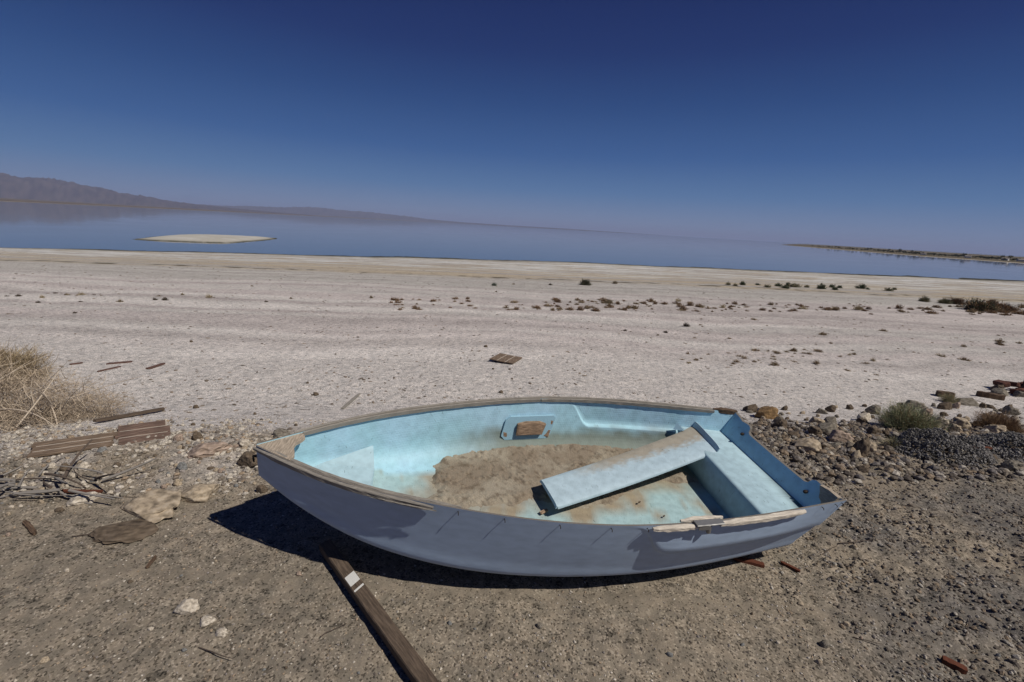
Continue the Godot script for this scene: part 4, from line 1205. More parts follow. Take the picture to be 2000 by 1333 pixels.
	for i in gx + 1:
		for j in gz + 1:
			var x := lerpf(-0.72, 1.0, float(i) / gx)
			var z := lerpf(-0.62, 0.16, float(j) / gz)
			var d: float = mud_d.call(x, z)
			d += 0.035 * n_mid.get_noise_2d(x * 5.0, z * 5.0) + 0.010 * n_fine.get_noise_2d(x * 1.6, z * 1.6)
			var lump := n_mid.get_noise_2d(x * 4.0 + 11.0, z * 4.0) * 0.004 + n_fine.get_noise_2d(x * 2.0, z * 2.0) * 0.002
			var broke := sstep(0.08, 0.22, n_mid.get_noise_2d(x * 2.0 - 30.0, z * 4.0)) * absf(n_fine.get_noise_2d(x * 1.8, z * 1.8 + 3.0)) * 0.018 * sstep(-0.46, -0.36, z)
			var y := floor_h(x / LEN + 0.5) + clampf(d * 0.28, -0.02, 0.014) + (lump + broke) * sstep(-0.005, 0.03, d) + 0.03 * sstep(-0.32, -0.55, z)
			var gap := 1.0 - sstep(0.0, 0.16, crack.get_noise_2d(x + 0.02 * n_fine.get_noise_2d(x, z), z) + 1.0)
			y -= gap * 0.016 * sstep(-0.1, 0.12, n_mid.get_noise_2d(x * 1.5 + 70.0, z * 2.5)) * sstep(0.0, 0.03, d)
			z = clampf(z, -inner_half(x, y), 1.0)
			hs[i * 1000 + j] = [Vector3(x, y, z), d]
	for i in gx:
		for j in gz:
			var a: Array = hs[i * 1000 + j]; var b: Array = hs[i * 1000 + j + 1]; var c: Array = hs[(i + 1) * 1000 + j + 1]; var d: Array = hs[(i + 1) * 1000 + j]
			if maxf(maxf(a[1], b[1]), maxf(c[1], d[1])) < -0.012: continue
			for v in [a, d, c, a, c, b]:
				var p: Vector3 = v[0]
				var m := n_mid.get_noise_2d(p.x * 1.7 + 5.0, p.z * 2.2)
				var m2 := n_fine.get_noise_2d(p.x * 1.3, p.z * 1.3)
				var tone := Color(0.275, 0.225, 0.165).lerp(Color(0.37, 0.325, 0.25), clampf(0.5 + 1.8 * m, 0, 1)).lerp(Color(0.15, 0.115, 0.08), clampf(2.4 * m2 - 0.25, 0, 1) * 0.7)
				st.set_color(tone)
				st.add_vertex(p)
	var mud := single("dried_mud", done(st), mats.mud, "cracked brown mud dried on the floor of the boat", "mud")
	mud.transform = boat_frame
	mud.set_meta("kind", "stuff")
	# bits lying on the floor
	var chips := [[Vector3(0.0, 0.062, 0.115), 0.05, "raw_wood", "small splinter of bare wood lying on the boat floor", "splinter"], [Vector3(0.53, 0.066, 0.065), 0.018, "brown_wood", "dark clod lying on the boat floor near the loose seat board", "clod"], [Vector3(0.62, 0.062, 0.17), 0.014, "brown_wood", "tiny dark clod lying on stained turquoise boat floor", "clod"]]
	for c in chips:
		st = begin()
		box(st, Vector3.ZERO, Vector3(c[1], 0.010, c[1] * 0.4), 0.003, 0.001)
		var o := single("wood_splinter" if c[4] == "splinter" else "mud_clod", done(st), mats[c[2]], c[3], c[4])
		o.transform = boat_frame * Transform3D(Basis(Vector3.UP, 0.5), c[0])


# ------------------------------------------------------------ stones
func stone_mesh(seed_: int, detail: int, angular: float) -> ArrayMesh:
	var n := FastNoiseLite.new()
	n.seed = seed_
	n.frequency = 0.9
	n.fractal_octaves = 4
	var cuts := []
	var r := RandomNumberGenerator.new()
	r.seed = seed_
	for i in 11:
		cuts.append([Vector3(r.randf_range(-1, 1), r.randf_range(-0.6, 1), r.randf_range(-1, 1)).normalized(), r.randf_range(0.62, 0.92)])
	var push := func(p: Vector3) -> Vector3:
		var q := p.normalized()
		var k := 1.0 + 0.42 * n.get_noise_3dv(q * 1.5)
		var v := q * k
		for c in cuts:
			var over: float = v.dot(c[0]) - c[1]
			if over > 0.0: v -= c[0] * over * angular
		return v * 0.5
	var tris := []
	var o := [Vector3(1, 0, 0), Vector3(-1, 0, 0), Vector3(0, 1, 0), Vector3(0, -1, 0), Vector3(0, 0, 1), Vector3(0, 0, -1)]
	for f in [[2, 4, 0], [2, 0, 5], [2, 5, 1], [2, 1, 4], [3, 0, 4], [3, 5, 0], [3, 1, 5], [3, 4, 1]]:
		tris.append([o[f[0]], o[f[1]], o[f[2]]])
	for d in detail:
		var nx := []
		for t in tris:
			var a: Vector3 = ((t[0] + t[1]) / 2).normalized()
			var b: Vector3 = ((t[1] + t[2]) / 2).normalized()
			var c: Vector3 = ((t[2] + t[0]) / 2).normalized()
			nx.append_array([[t[0], a, c], [a, t[1], b], [c, b, t[2]], [a, b, c]])
		tris = nx
	var st := begin()
	st.set_smooth_group(0 if detail > 1 else FLAT)
	for t in tris: tri(st, push.call(t[0]), push.call(t[2]), push.call(t[1]))
	return done(st)


var stones := []
func sized(w: float, a: float, b: float, c: float) -> String:
	return "tiny" if w < a else "small" if w < b else "middling" if w < c else "large"


var kind_word := ["grey", "tan", "chalky white", "dark brown", "ochre", "blue-grey", "pinkish"]


func put_stone(s: Array, label: String, group: String, called := "stone", sink := 0.3, wide := 0.0) -> MeshInstance3D:
	var w: float = s[2]
	var hgt: float = w * s[3]
	var big := w > 0.09
	var o := single(called, stones[rng.randi_range(0, 5) if big else rng.randi_range(6, 11)], mats["stone%d" % int(s[4])], label, "stone", group)
	var dz: float = w * (rng.randf_range(0.6, 0.95) if wide == 0.0 else wide)
	var b := Basis(Vector3.UP, rng.randf_range(-0.5, 0.5)) * Basis(Vector3(1, 0, 0.3).normalized(), rng.randf_range(-0.2, 0.2)) * Basis.from_scale(Vector3(w * 1.05, hgt * 1.45, dz))
	o.transform = Transform3D(b, Vector3(s[0], ground_h(s[0], s[1]) + hgt * (0.5 - sink), s[1] - dz * 0.3))
	return o


func make_stones() -> void:
	for i in 6: stones.append(stone_mesh(100 + i, 4, 0.93))
	for i in 6: stones.append(stone_mesh(200 + i, 3, 0.93))
	var names := [
		"broad cream granite boulder sunk flat into the soil, largest stone by the bow", "tan granite boulder with a rounded top in front of the bow",
		"dark brown slab of rock sunk almost flush in the foreground soil", "round blue-grey cobble among the rubble by the bow",
		"pale flat slab tilted beside the heap of grey driftwood", "flat pinkish rock half buried behind the bow's rubble",
		"dark brown rock right under the bow's tow ring", "small brown cobble below the bow near the boat's shadow",
		"chalky white lump lying on bare foreground soil, larger of two kinds there", "small flat white chip beside the chalky lump in the foreground",
		"white chip next to a second flat white chip in the foreground", "ochre peaked stone standing alone behind the transom",
		"dark stone beside the ochre peaked one behind the transom", "wide tan flat rock sunk in the rubble behind the stern",
		"angular pinkish rock on top of the rubble behind the stern", "grey boulder next to the angular pinkish rock", "upright dark rock at the edge of the gravel heap",
		"tan boulder between the green and the brown bush", "tan boulder under the edge of the brown bush", "long low grey boulder at the sand's edge near the wooden blocks",
		"low grey boulder at the sand's edge behind the green bush", "flat tan rock lying just above the dark gravel heap", "grey flattish stone showing behind the bow deck",
		"white stone behind the boat's bow deck", "white stone in the rubble left of the green bush"]
	for i in NAMED_STONES.size():
		put_stone(NAMED_STONES[i], names[i], "", "stone", 0.42 if NAMED_STONES[i][3] < 0.35 else 0.3)
	for s in LEFT_STONES: put_stone(s, "%s %s %s stone in the rubble band by the bow" % [sized(s[2], 0.03, 0.045, 0.07), "flat" if s[3] < 0.5 else "chunky", kind_word[int(s[4])]], "%s rubble stones by the bow" % kind_word[int(s[4])])
	for s in RIGHT_STONES: put_stone(s, "%s %s %s stone in the rubble band behind the stern" % [sized(s[2], 0.055, 0.08, 0.12), "flat" if s[3] < 0.58 else "chunky", kind_word[int(s[4])]], "%s rubble stones behind the stern" % kind_word[int(s[4])])
	for s in FORE_STONES: put_stone(s, "small %s pebble on the bare soil in front of the boat" % kind_word[int(s[4])], "%s pebbles in front of the boat" % kind_word[int(s[4])], "pebble")
	for s in BEACH_STONES: put_stone(s, "small dark stone lying alone on the pale sand", "dark stones on the sand", "stone", 0.25)
	# countless small pebbles, denser in the rubble and in the churned soil
	var cols := [Color(0.22, 0.19, 0.16), Color(0.30, 0.26, 0.21), Color(0.15, 0.13, 0.115), Color(0.52, 0.49, 0.44), Color(0.26, 0.24, 0.23), Color(0.34, 0.27, 0.2)]
	var tf := []
	var tc := []
	var tries := 0
	while tf.size() < 56000 and tries < 400000:
		tries += 1
		var a := deg_to_rad(rng.randf_range(-62, 62))
		var d := 0.9 + 6.0 * pow(rng.randf(), 1.3)
		var x := sin(a) * d
		var z := -cos(a) * d
		var ze := -2.95 - 0.13 * x
		var band := exp(-pow((z - ze + 0.15) / 0.55, 2.0)) * (1.0 if x < -1.0 or x > 1.5 else 0.3)
		var soil := 1.0 - sstep(0.0, 0.8, ze - z)
		var k := rough_patch(x, z)
		var dens := 0.015 + 0.085 * soil * (0.5 + 0.9 * n_mid.get_noise_2d(x * 1.3, z * 1.3)) + (0.55 if x > 0.0 else 0.55) * band * clampf(0.6 + 2.0 * n_mid.get_noise_2d(x * 0.9 + 20.0, z * 0.9), 0.1, 1.3) + 0.5 * k * (0.5 + n_mid.get_noise_2d(x * 2.0 + 5.0, z * 2.0))
		if rng.randf() > dens: continue
		var s := 0.004 + 0.007 * pow(rng.randf(), 3.0) + ((0.05 if x > 0.0 else 0.03) * pow(rng.randf(), 6.0) if band > 0.25 else 0.0) + (0.016 * pow(rng.randf(), 4.0) * k)
		var b := Basis.from_euler(Vector3(rng.randf_range(-0.4, 0.4), rng.randf_range(0, TAU), rng.randf_range(-0.4, 0.4))) * Basis.from_scale(Vector3(s * 1.3, s * 0.85, s))
		tf.append(Transform3D(b, Vector3(x, ground_h(x, z) + s * 0.16, z)))
		var c: Color = cols[rng.randi_range(0, 5)] * rng.randf_range(0.8, 1.15)
		if k > 0.4: c = c * 0.75
		if x < -0.8 and band > 0.25 and rng.randf() < 0.45: c = Color(0.46, 0.43, 0.38) * rng.randf_range(0.8, 1.15)
		tc.append(c * 1.2)
	scatter("gravel", tf, tc, stone_mesh(301, 1, 0.8), mats.pebbles, "fine gravel and small pebbles strewn over the bank", "gravel")
	# flecks of dry weed and bark blown over the sand
	var df := []
	var dc := []
	for i in 10000:
		var a := deg_to_rad(rng.randf_range(-52, 52))
		var d := 4.6 + 22.0 * pow(rng.randf(), 1.7)
		var x := sin(a) * d
		var z := -cos(a) * d
		if n_mid.get_noise_2d(x * 0.35, z * 0.35) + rng.randf_range(-0.3, 0.5) < 0.1: continue
		var s := (0.006 + 0.022 * pow(rng.randf(), 4.0)) * (1.0 + d * 0.05)
		df.append(Transform3D(Basis(Vector3.UP, rng.randf() * TAU) * Basis.from_scale(Vector3(s * rng.randf_range(1.0, 3.0), s * 0.5, s)), Vector3(x, ground_h(x, z) + s * 0.1, z)))
		dc.append(Color(0.16, 0.13, 0.10) * rng.randf_range(0.6, 1.5))
	scatter("beach_litter", df, dc, stone_mesh(303, 1, 0.9), mats.dark_gravel, "flecks of dry weed and bark strewn over the pale sand", "litter")
	# two heaps of dark roadstone dumped on the rubble
	for g in [[3.42, -3.30, 0.36, 0.22, 0.20, "larger heap of dark grey gravel below the green bush"], [4.12, -3.42, 0.30, 0.26, 0.13, "smaller heap of dark grey gravel below the brown bush"]]:
		var hf := []
		var hc := []
		for i in 7000:
			var a := rng.randf() * TAU
			var q := sqrt(rng.randf()) * 1.05
			var x: float = g[0] + cos(a) * q * g[2]
			var z: float = g[1] + sin(a) * q * g[3]
			var s := 0.004 + 0.016 * pow(rng.randf(), 3.0)
			var y: float = ground_h(x, z) + g[4] * pow(maxf(0.0, 1.0 - q * q), 0.7) * (0.9 + 0.9 * n_mid.get_noise_2d(x * 1.2, z * 1.2)) * rng.randf_range(0.8, 1.0)
			hf.append(Transform3D(Basis.from_euler(Vector3(rng.randf() * TAU, rng.randf() * TAU, rng.randf() * TAU)) * Basis.from_scale(Vector3(s * 1.3, s, s * 1.1)), Vector3(x, y, z)))
			hc.append(Color(0.155, 0.147, 0.137) * rng.randf_range(0.55, 1.6))
		scatter("gravel_heap", hf, hc, stone_mesh(302, 1, 0.9), mats.dark_gravel, g[5], "gravel heap")


func scatter(called: String, tf: Array, tc: Array, me: Mesh, m: Material, label: String, category: String) -> void:
	var mm := MultiMesh.new()
	mm.transform_format = MultiMesh.TRANSFORM_3D
	mm.use_colors = true
	mm.mesh = me
	mm.instance_count = tf.size()
	for i in tf.size():
		mm.set_instance_transform(i, tf[i])
		mm.set_instance_color(i, tc[i])
	var o := MultiMeshInstance3D.new()
	o.name = numbered(called)
	o.multimesh = mm
	o.material_override = m
	add_child(o)
	tag(o, label, category, "", "stuff")


# ------------------------------------------------------------ plants
func blade(st: SurfaceTool, pts: Array, w0: float, w1: float, r: RandomNumberGenerator) -> void:
	var side := Vector3(r.randf_range(-1, 1), r.randf_range(-0.3, 0.3), r.randf_range(-1, 1)).normalized()
	for i in pts.size() - 1:
		var a: Vector3 = pts[i]
		var b: Vector3 = pts[i + 1]
		var wa := lerpf(w0, w1, float(i) / (pts.size() - 1))
		var wb := lerpf(w0, w1, float(i + 1) / (pts.size() - 1))
		quad(st, a - side * wa, b - side * wb, b + side * wb, a + side * wa)


# a domed bush one unit wide made of bent twigs that fork, base at the origin
func bush_mesh(seed_: int, n: int, tall: float, wide: float, cols: Array, forks := 3, droop := 0.0) -> ArrayMesh:
	var r := RandomNumberGenerator.new()
	r.seed = seed_
	var st := begin()
	st.set_smooth_group(FLAT)
	var lump := FastNoiseLite.new()
	lump.seed = seed_
	lump.frequency = 1.2
	for i in n:
		var a := r.randf() * TAU
		var el := acos(r.randf_range(0.02, 1.0))
		var dir := Vector3(cos(a) * sin(el), cos(el), sin(a) * sin(el))
		var reach := (0.5 + 0.28 * lump.get_noise_3dv(dir * 1.6)) * r.randf_range(0.7, 1.08)
		var tip := Vector3(dir.x * reach, dir.y * reach * tall * 2.0, dir.z * reach)
		var base := Vector3(r.randf_range(-0.1, 0.1), 0, r.randf_range(-0.1, 0.1)) + Vector3(tip.x, 0, tip.z) * r.randf_range(0.0, 0.45)
		var mid := base.lerp(tip, 0.5) + Vector3(r.randf_range(-0.07, 0.07), r.randf_range(-0.03, 0.07) - droop, r.randf_range(-0.07, 0.07))
		st.set_color(cols[r.randi_range(0, cols.size() - 1)] * r.randf_range(0.75, 1.2))
		blade(st, [base, mid, tip], wide, wide * 0.5, r)
		for k in forks:
			var p := mid.lerp(tip, r.randf_range(-0.3, 0.9))
			var q := p + (dir * 0.6 + Vector3(r.randf_range(-1, 1), r.randf_range(-0.5, 1), r.randf_range(-1, 1))) * r.randf_range(0.05, 0.13)
			q.y = maxf(q.y, 0.01)
			st.set_color(cols[r.randi_range(0, cols.size() - 1)] * r.randf_range(0.75, 1.25))
			blade(st, [p, p.lerp(q, 0.5) + Vector3(0, 0.01, 0), q], wide * 0.7, wide * 0.35, r)
	return done(st)


# a heap of curled twigs lying every way, one unit wide
func tangle_mesh(seed_: int, n: int, tall: float, wide: float, cols: Array) -> ArrayMesh:
	var r := RandomNumberGenerator.new()
	r.seed = seed_
	var lump := FastNoiseLite.new()
	lump.seed = seed_
	lump.frequency = 1.5
	var st := begin()
	st.set_smooth_group(FLAT)
	for i in n:
		var a := r.randf() * TAU
		var el := acos(r.randf_range(0.0, 1.0))
		var dir := Vector3(cos(a) * sin(el), cos(el), sin(a) * sin(el))
		var q := pow(r.randf(), 0.4) * (0.5 + 0.22 * lump.get_noise_3dv(dir * 1.7))
		var p := Vector3(dir.x * q, dir.y * q * tall * 2.0, dir.z * q)
		var d := Vector3(r.randf_range(-1, 1), r.randf_range(-0.5, 0.6), r.randf_range(-1, 1)).normalized()
		var bend := Vector3(r.randf_range(-1, 1), r.randf_range(-1, 1), r.randf_range(-1, 1)) * 0.7
		var step := r.randf_range(0.02, 0.05)
		var pts := []
		for k in 5:
			pts.append(p)
			p += d * step
			p.y = maxf(p.y, 0.01)
			d = (d + bend * 0.4).normalized()
		st.set_color(cols[r.randi_range(0, cols.size() - 1)] * r.randf_range(0.75, 1.2))
		blade(st, pts, wide * r.randf_range(0.6, 1.3), wide * 0.5, r)
	return done(st)


func stems_mesh(seed_: int, n: int, tall: float) -> ArrayMesh:
	var r := RandomNumberGenerator.new()
	r.seed = seed_
	var st := begin()
	for i in n:
		var a := r.randf() * TAU
		var l := r.randf_range(0.25, 0.45)
		var b := Vector3(r.randf_range(-0.03, 0.03), -0.02, r.randf_range(-0.03, 0.03))
		var tp := Vector3(cos(a) * l, tall * r.randf_range(0.35, 0.8), sin(a) * l)
		st.set_color(Color(0.14, 0.10, 0.07))
		tube(st, [b, b.lerp(tp, 0.5) + Vector3(0, 0.05, 0), tp], [0.012, 0.008, 0.003], 4, false)
	return done(st)


func place(o: Node3D, x: float, z: float, s: Vector3, turn := -100.0, lift := -0.01) -> void:
	o.transform = Transform3D(Basis(Vector3.UP, rng.randf() * TAU if turn < -50.0 else turn) * Basis.from_scale(s), Vector3(x, ground_h(x, z) + lift, z))


func make_plants() -> void:
	var rust := [Color(0.23, 0.135, 0.075), Color(0.17, 0.115, 0.075), Color(0.28, 0.175, 0.09), Color(0.13, 0.10, 0.075)]
	var tan_ := [Color(0.34, 0.27, 0.16), Color(0.40, 0.33, 0.21), Color(0.27, 0.22, 0.13)]
	var green := [Color(0.075, 0.095, 0.05), Color(0.10, 0.12, 0.065), Color(0.06, 0.075, 0.04), Color(0.13, 0.135, 0.085)]
	var dark := [Color(0.075, 0.06, 0.045), Color(0.10, 0.08, 0.06), Color(0.13, 0.10, 0.075)]
	var fam := [["RUST", RUST_WEEDS, rust, 0.30, "low rusty-brown dried weed in the long strip across the beach", "rusty weeds in the strip across the beach", "dried_weed", 0.022],
		["SAND", SAND_WEEDS, rust + tan_, 0.30, "low brown weed in the loose patch on the sand behind the stern", "brown weeds on the sand behind the stern", "dried_weed", 0.02],
		["DARK", DARK_WEEDS, dark, 0.36, "small dark dried weed standing apart on pale sand", "dark weeds scattered on the sand", "dried_weed", 0.026],
		["TAN", TAN_TUFTS, tan_, 0.42, "rounded straw-coloured tuft on the pale sand", "straw-coloured tufts on the sand", "straw_tuft", 0.016],
		["GREEN", GREEN_ROW, green, 0.40, "round dark green shrub in the row near the lakeshore", "green shrubs in a row near the lakeshore", "green_shrub", 0.03]]
	for f in fam:
		var variants := []
		for i in 8: variants.append(bush_mesh(hash(f[0]) % 1000 + i, 60 + i * 14, f[3] * (0.75 + 0.08 * i), f[7] * (1.15 - 0.06 * i), f[2] if i % 3 else f[2] + tan_, 3))
		for p in f[1]:
			var k := rng.randi_range(0, 7)
			var looks: String = sized(p[2], 0.12, 0.2, 0.3) + (" sparse " if k < 3 else " bushy " if k < 6 else " dense ") + str(f[4]).trim_prefix("low ").trim_prefix("small ")
			var o := single(f[6], variants[k], mats.plant, looks, "shrub" if f[0] == "GREEN" else "weed", f[5])
			place(o, p[0], p[1], Vector3(p[2] * rng.randf_range(0.8, 1.3), p[2] * rng.randf_range(0.9, 1.5), p[2] * rng.randf_range(0.8, 1.3)) * 1.2)
	var big := [["large mixed green and brown bush near the right end of the beach, tallest there", green + rust, 0.40], ["dark brown bush beside the tallest beach bush", dark + rust, 0.42], ["olive bush next in line after the dark brown bush", green + tan_, 0.42],
		["small olive bush at the end of the line of beach bushes", green + tan_, 0.5], ["round brown bush behind the tallest beach bush", rust, 0.48], ["low spreading russet bush in front of the tallest beach bush", rust, 0.2],
		["lone dark olive bush in the middle of the beach near a drift line", green + dark, 0.5], ["small grey-green tuft near the drift line, left of the lone dark bush", [Color(0.16, 0.19, 0.15), Color(0.20, 0.22, 0.18)], 0.5]]
	for i in BIG_BUSHES.size():
		var p: Array = BIG_BUSHES[i]
		var t := thing("beach_bush", big[i][0], "bush")
		part("twigs", bush_mesh(500 + i, 420, big[i][2], 0.012, big[i][1], 4), mats.plant, t)
		part("stems", stems_mesh(520 + i, 9, big[i][2]), mats.plant, t)
		place(t, p[0], p[1], Vector3.ONE * p[2])
	var fine_green := [Color(0.26, 0.28, 0.17), Color(0.21, 0.245, 0.14), Color(0.33, 0.32, 0.20), Color(0.27, 0.21, 0.12)]
	var near := [["fine-twigged grey-green bush growing from the rubble behind the stern", fine_green, 0.40], ["small yellowish tuft at the sand's edge behind the rubble", tan_ + fine_green, 0.5], ["brown dry bush on the rubble beyond the green bush", [Color(0.22, 0.145, 0.08), Color(0.26, 0.17, 0.10), Color(0.16, 0.11, 0.07)], 0.34], ["little yellow-green tuft at the foot of the gravel heap", fine_green + tan_, 0.42]]
	for i in NEAR_BUSHES.size():
		var p: Array = NEAR_BUSHES[i]
		var t := thing("desert_bush", near[i][0], "bush")
		part("twigs", bush_mesh(540 + i, 1700 if p[2] > 0.3 else 600, near[i][2] * 1.2, 0.0035, near[i][1], 5), mats.plant, t)
		part("stems", stems_mesh(560 + i, 14, near[i][2]), mats.plant, t)
		place(t, p[0], p[1] - p[2] * 0.3, Vector3.ONE * p[2])

	# big dry tumbleweed tangle on the left, and the golden bush behind it
	var straw := [Color(0.42, 0.34, 0.25), Color(0.35, 0.28, 0.205), Color(0.48, 0.40, 0.30), Color(0.26, 0.205, 0.15)]
	var tangle := thing("tumbleweed", "sprawling tan dry tumbleweed with thick curled branches beside the fallen boards", "tumbleweed", Vector3(-3.78, ground_h(-3.78, -3.22) - 0.03, -3.22))
	var r := RandomNumberGenerator.new()
	r.seed = 88
	for clump in [[Vector3(-0.5, 0, -0.1), 1.3, 0.29], [Vector3(0.0, 0, -0.12), 0.95, 0.30], [Vector3(0.34, 0, -0.2), 0.65, 0.25], [Vector3(0.1, 0, 0.26), 0.85, 0.22], [Vector3(-0.35, 0, 0.4), 0.9, 0.24]]:
		var o := part("twigs", tangle_mesh(r.randi() % 1000, 2600, clump[2], 0.0021, straw), mats.plant, tangle)
		o.transform = Transform3D(Basis.from_scale(Vector3.ONE * clump[1]), clump[0])
	for i in 70:
		var st := begin()
		st.set_color(Color(0.52, 0.44, 0.34) * r.randf_range(0.75, 1.15))
		var p := Vector3(r.randf_range(-0.7, 0.42), r.randf_range(0.02, 0.24), r.randf_range(-0.05, 0.72))
		var d := Vector3(r.randf_range(-1, 1), r.randf_range(-0.2, 0.6), r.randf_range(-0.6, 0.6)).normalized()
		var bend := Vector3(r.randf_range(-1, 1), r.randf_range(-1, 0.6), r.randf_range(-0.4, 0.4)) * 0.35
		var pts := []
		var rad := []
		var r0 := r.randf_range(0.003, 0.0075)
		for k in 8:
			pts.append(p)
			rad.append(r0 * (1.0 - 0.1 * k))
			p += d * 0.075
			p.y = maxf(p.y, 0.01)
			d = (d + bend * 0.35).normalized()
		tube(st, pts, rad, 5)
		part("branch", done(st), mats.plant, tangle)
	var gold := thing("golden_bush", "golden-brown dry bush standing behind the tumbleweed", "bush", Vector3(-5.35, ground_h(-5.35, -4.35) - 0.02, -4.35))
	var tw := part("twigs", bush_mesh(611, 2600, 0.42, 0.003, [Color(0.30, 0.235, 0.145), Color(0.36, 0.285, 0.18), Color(0.24, 0.185, 0.12)], 5), mats.plant, gold)
	tw.scale = Vector3.ONE * 0.95
	var sm := part("stems", stems_mesh(612, 16, 0.42), mats.plant, gold)
	sm.scale = Vector3.ONE * 0.9


func tree_mesh(seed_: int, w: float, h0: float, h1: float) -> ArrayMesh:
	var r := RandomNumberGenerator.new()
	r.seed = seed_
	var st := begin()
	st.set_smooth_group(FLAT)
	for i in 420:
		var v := Vector3(r.randf_range(-1, 1), r.randf_range(-1, 1), r.randf_range(-1, 1))
		if v.length() > 1.0: continue
		v = v.normalized() * pow(v.length(), 0.5) * (0.8 + 0.3 * sin(v.x * 5.0 + seed_) * cos(v.z * 4.0))
		var c := Vector3(v.x * w / 2, lerpf(h0, h1, v.y * 0.5 + 0.5), v.z * w / 2)
		var a := Vector3(r.randf_range(-1, 1), r.randf_range(-1, 1), r.randf_range(-1, 1)).normalized() * 0.28
		var b := a.cross(Vector3(r.randf_range(-1, 1), 1, r.randf_range(-1, 1))).normalized() * 0.2
		st.set_color(Color(0.045, 0.052, 0.032) * r.randf_range(0.7, 1.4))
		tri(st, c + a, c + b, c - a * 0.6 - b)
	return done(st)


func trunk_mesh(tall: float) -> ArrayMesh:
	var st := begin()
	st.set_color(Color(0.10, 0.08, 0.06))
	tube(st, [Vector3(0, -0.2, 0), Vector3(0.05, tall * 0.5, 0), Vector3(0, tall, 0.04)], [0.16, 0.11, 0.06], 6)
	tube(st, [Vector3(0.04, tall * 0.55, 0), Vector3(0.4, tall * 1.05, 0.2)], [0.07, 0.03], 5)
	tube(st, [Vector3(0.04, tall * 0.6, 0), Vector3(-0.4, tall * 1.1, -0.2)], [0.07, 0.03], 5)
	return done(st)


func make_far_shore_things() -> void:
	var crowns := [tree_mesh(1, 4.2, 0.3, 2.2), tree_mesh(2, 3.2, 0.2, 1.7), tree_mesh(3, 3.4, 0.9, 3.6), tree_mesh(4, 5.0, 0.1, 1.5)]
	var trunk := trunk_mesh(1.2)
	var dists := [[28.1, 690.0], [32.8, 500.0], [37.0, 404.0], [40.8, 348.0], [44.3, 333.0], [47.3, 321.0], [52.0, 310.0]]
	for i in 150:
		var az := 32.0 + 18.5 * pow((i + 0.5) / 150.0, 0.75) + rng.randf_range(-0.15, 0.15)
		var d := table(dists, az) * rng.randf_range(1.08, 1.3)
		var k := rng.randi_range(0, 3)
		if k == 2 and rng.randf() < 0.6: k = 1
		var t := thing("shore_tree", ["broad dark tree", "small round dark bush-like tree", "tall dark tree", "low wide dark scrub tree"][k] + " in the line along the far right shore", "tree", Vector3(sin(deg_to_rad(az)) * d, WATER + 0.7, -cos(deg_to_rad(az)) * d), rng.randf() * TAU, "trees along the far right shore")
		part("crown", crowns[k], mats.plant, t)
		part("trunk", trunk, mats.plant, t)
		t.scale = Vector3.ONE * rng.randf_range(0.4, 0.85) * sstep(27.0, 40.0, az + 4.0)
	var st := begin()
	box(st, Vector3(0, 0.5, 0), Vector3(2.6, 1.0, 2), 0.05)
	var wall := done(st)
	st = begin()
	st.set_smooth_group(FLAT)
	loft(st, [PackedVector3Array([Vector3(-1.5, 1.0, -1.2), Vector3(-1.5, 1.0, 1.2), Vector3(-1.5, 1.35, 0)]), PackedVector3Array([Vector3(1.5, 1.0, -1.2), Vector3(1.5, 1.0, 1.2), Vector3(1.5, 1.35, 0)])], true, true, false)
	var roof := done(st)
	var white := plain(Color(0.80, 0.79, 0.76), 0.8)
	var roofm := plain(Color(0.55, 0.52, 0.50), 0.8)
	for az in [40.9, 43.9, 46.2, 47.1]:
		var d := table(dists, az) * 1.11
		var t := thing("shore_house", "tiny pale house among the trees of the far right shore", "house", Vector3(sin(deg_to_rad(az)) * d, WATER + 0.5, -cos(deg_to_rad(az)) * d), deg_to_rad(-az + rng.randf_range(-25, 25)), "houses on the far right shore")
		part("wall", wall, white, t)
		part("roof", roof, roofm, t)


# ------------------------------------------------------------ timber and litter
# a sheet of grooved siding: three boards with pale grooves between, corners given on the ground plan
func siding(called: String, label: String, tl: Vector2, tr_: Vector2, br: Vector2, bl: Vector2, m: Material, lift: float, tilt: float) -> void:
	var t := thing(called, label, "board")
	var c := (tl + tr_ + br + bl) / 4.0
	t.position = Vector3(c.x, ground_h(c.x, c.y), c.y)
	var along := ((tr_ + br) - (tl + bl)).normalized()
	var length := ((tr_ + br) / 2.0).distance_to((tl + bl) / 2.0)
	var width := ((tl + tr_) / 2.0).distance_to((bl + br) / 2.0)
	var y0 := ground_h(c.x - along.x * length / 2, c.y - along.y * length / 2)
	var y1 := ground_h(c.x + along.x * length / 2, c.y + along.y * length / 2)
	t.basis = Basis(Vector3.UP, -atan2(along.y, along.x)) * Basis(Vector3(0, 0, 1), atan2(y1 - y0, length)) * Basis(Vector3(1, 0, 0), tilt)
	t.position.y = (y0 + y1) / 2.0 + lift
	var st := begin()
	box(st, Vector3(0, -0.001, 0), Vector3(length * 0.94, 0.008, width * 0.90), 0.001)
	part("backing", done(st), mats.groove, t)
	var wb := width / 3.0
	for k in 3:
		st = begin()
		var off := rng.randf_range(-0.012, 0.012)
		box(st, Vector3(off, 0, (k - 1) * wb), Vector3(length + rng.randf_range(-0.02, 0.03), 0.014, wb - 0.016), 0.002, 0.001)
		part("board", done(st), m, t)


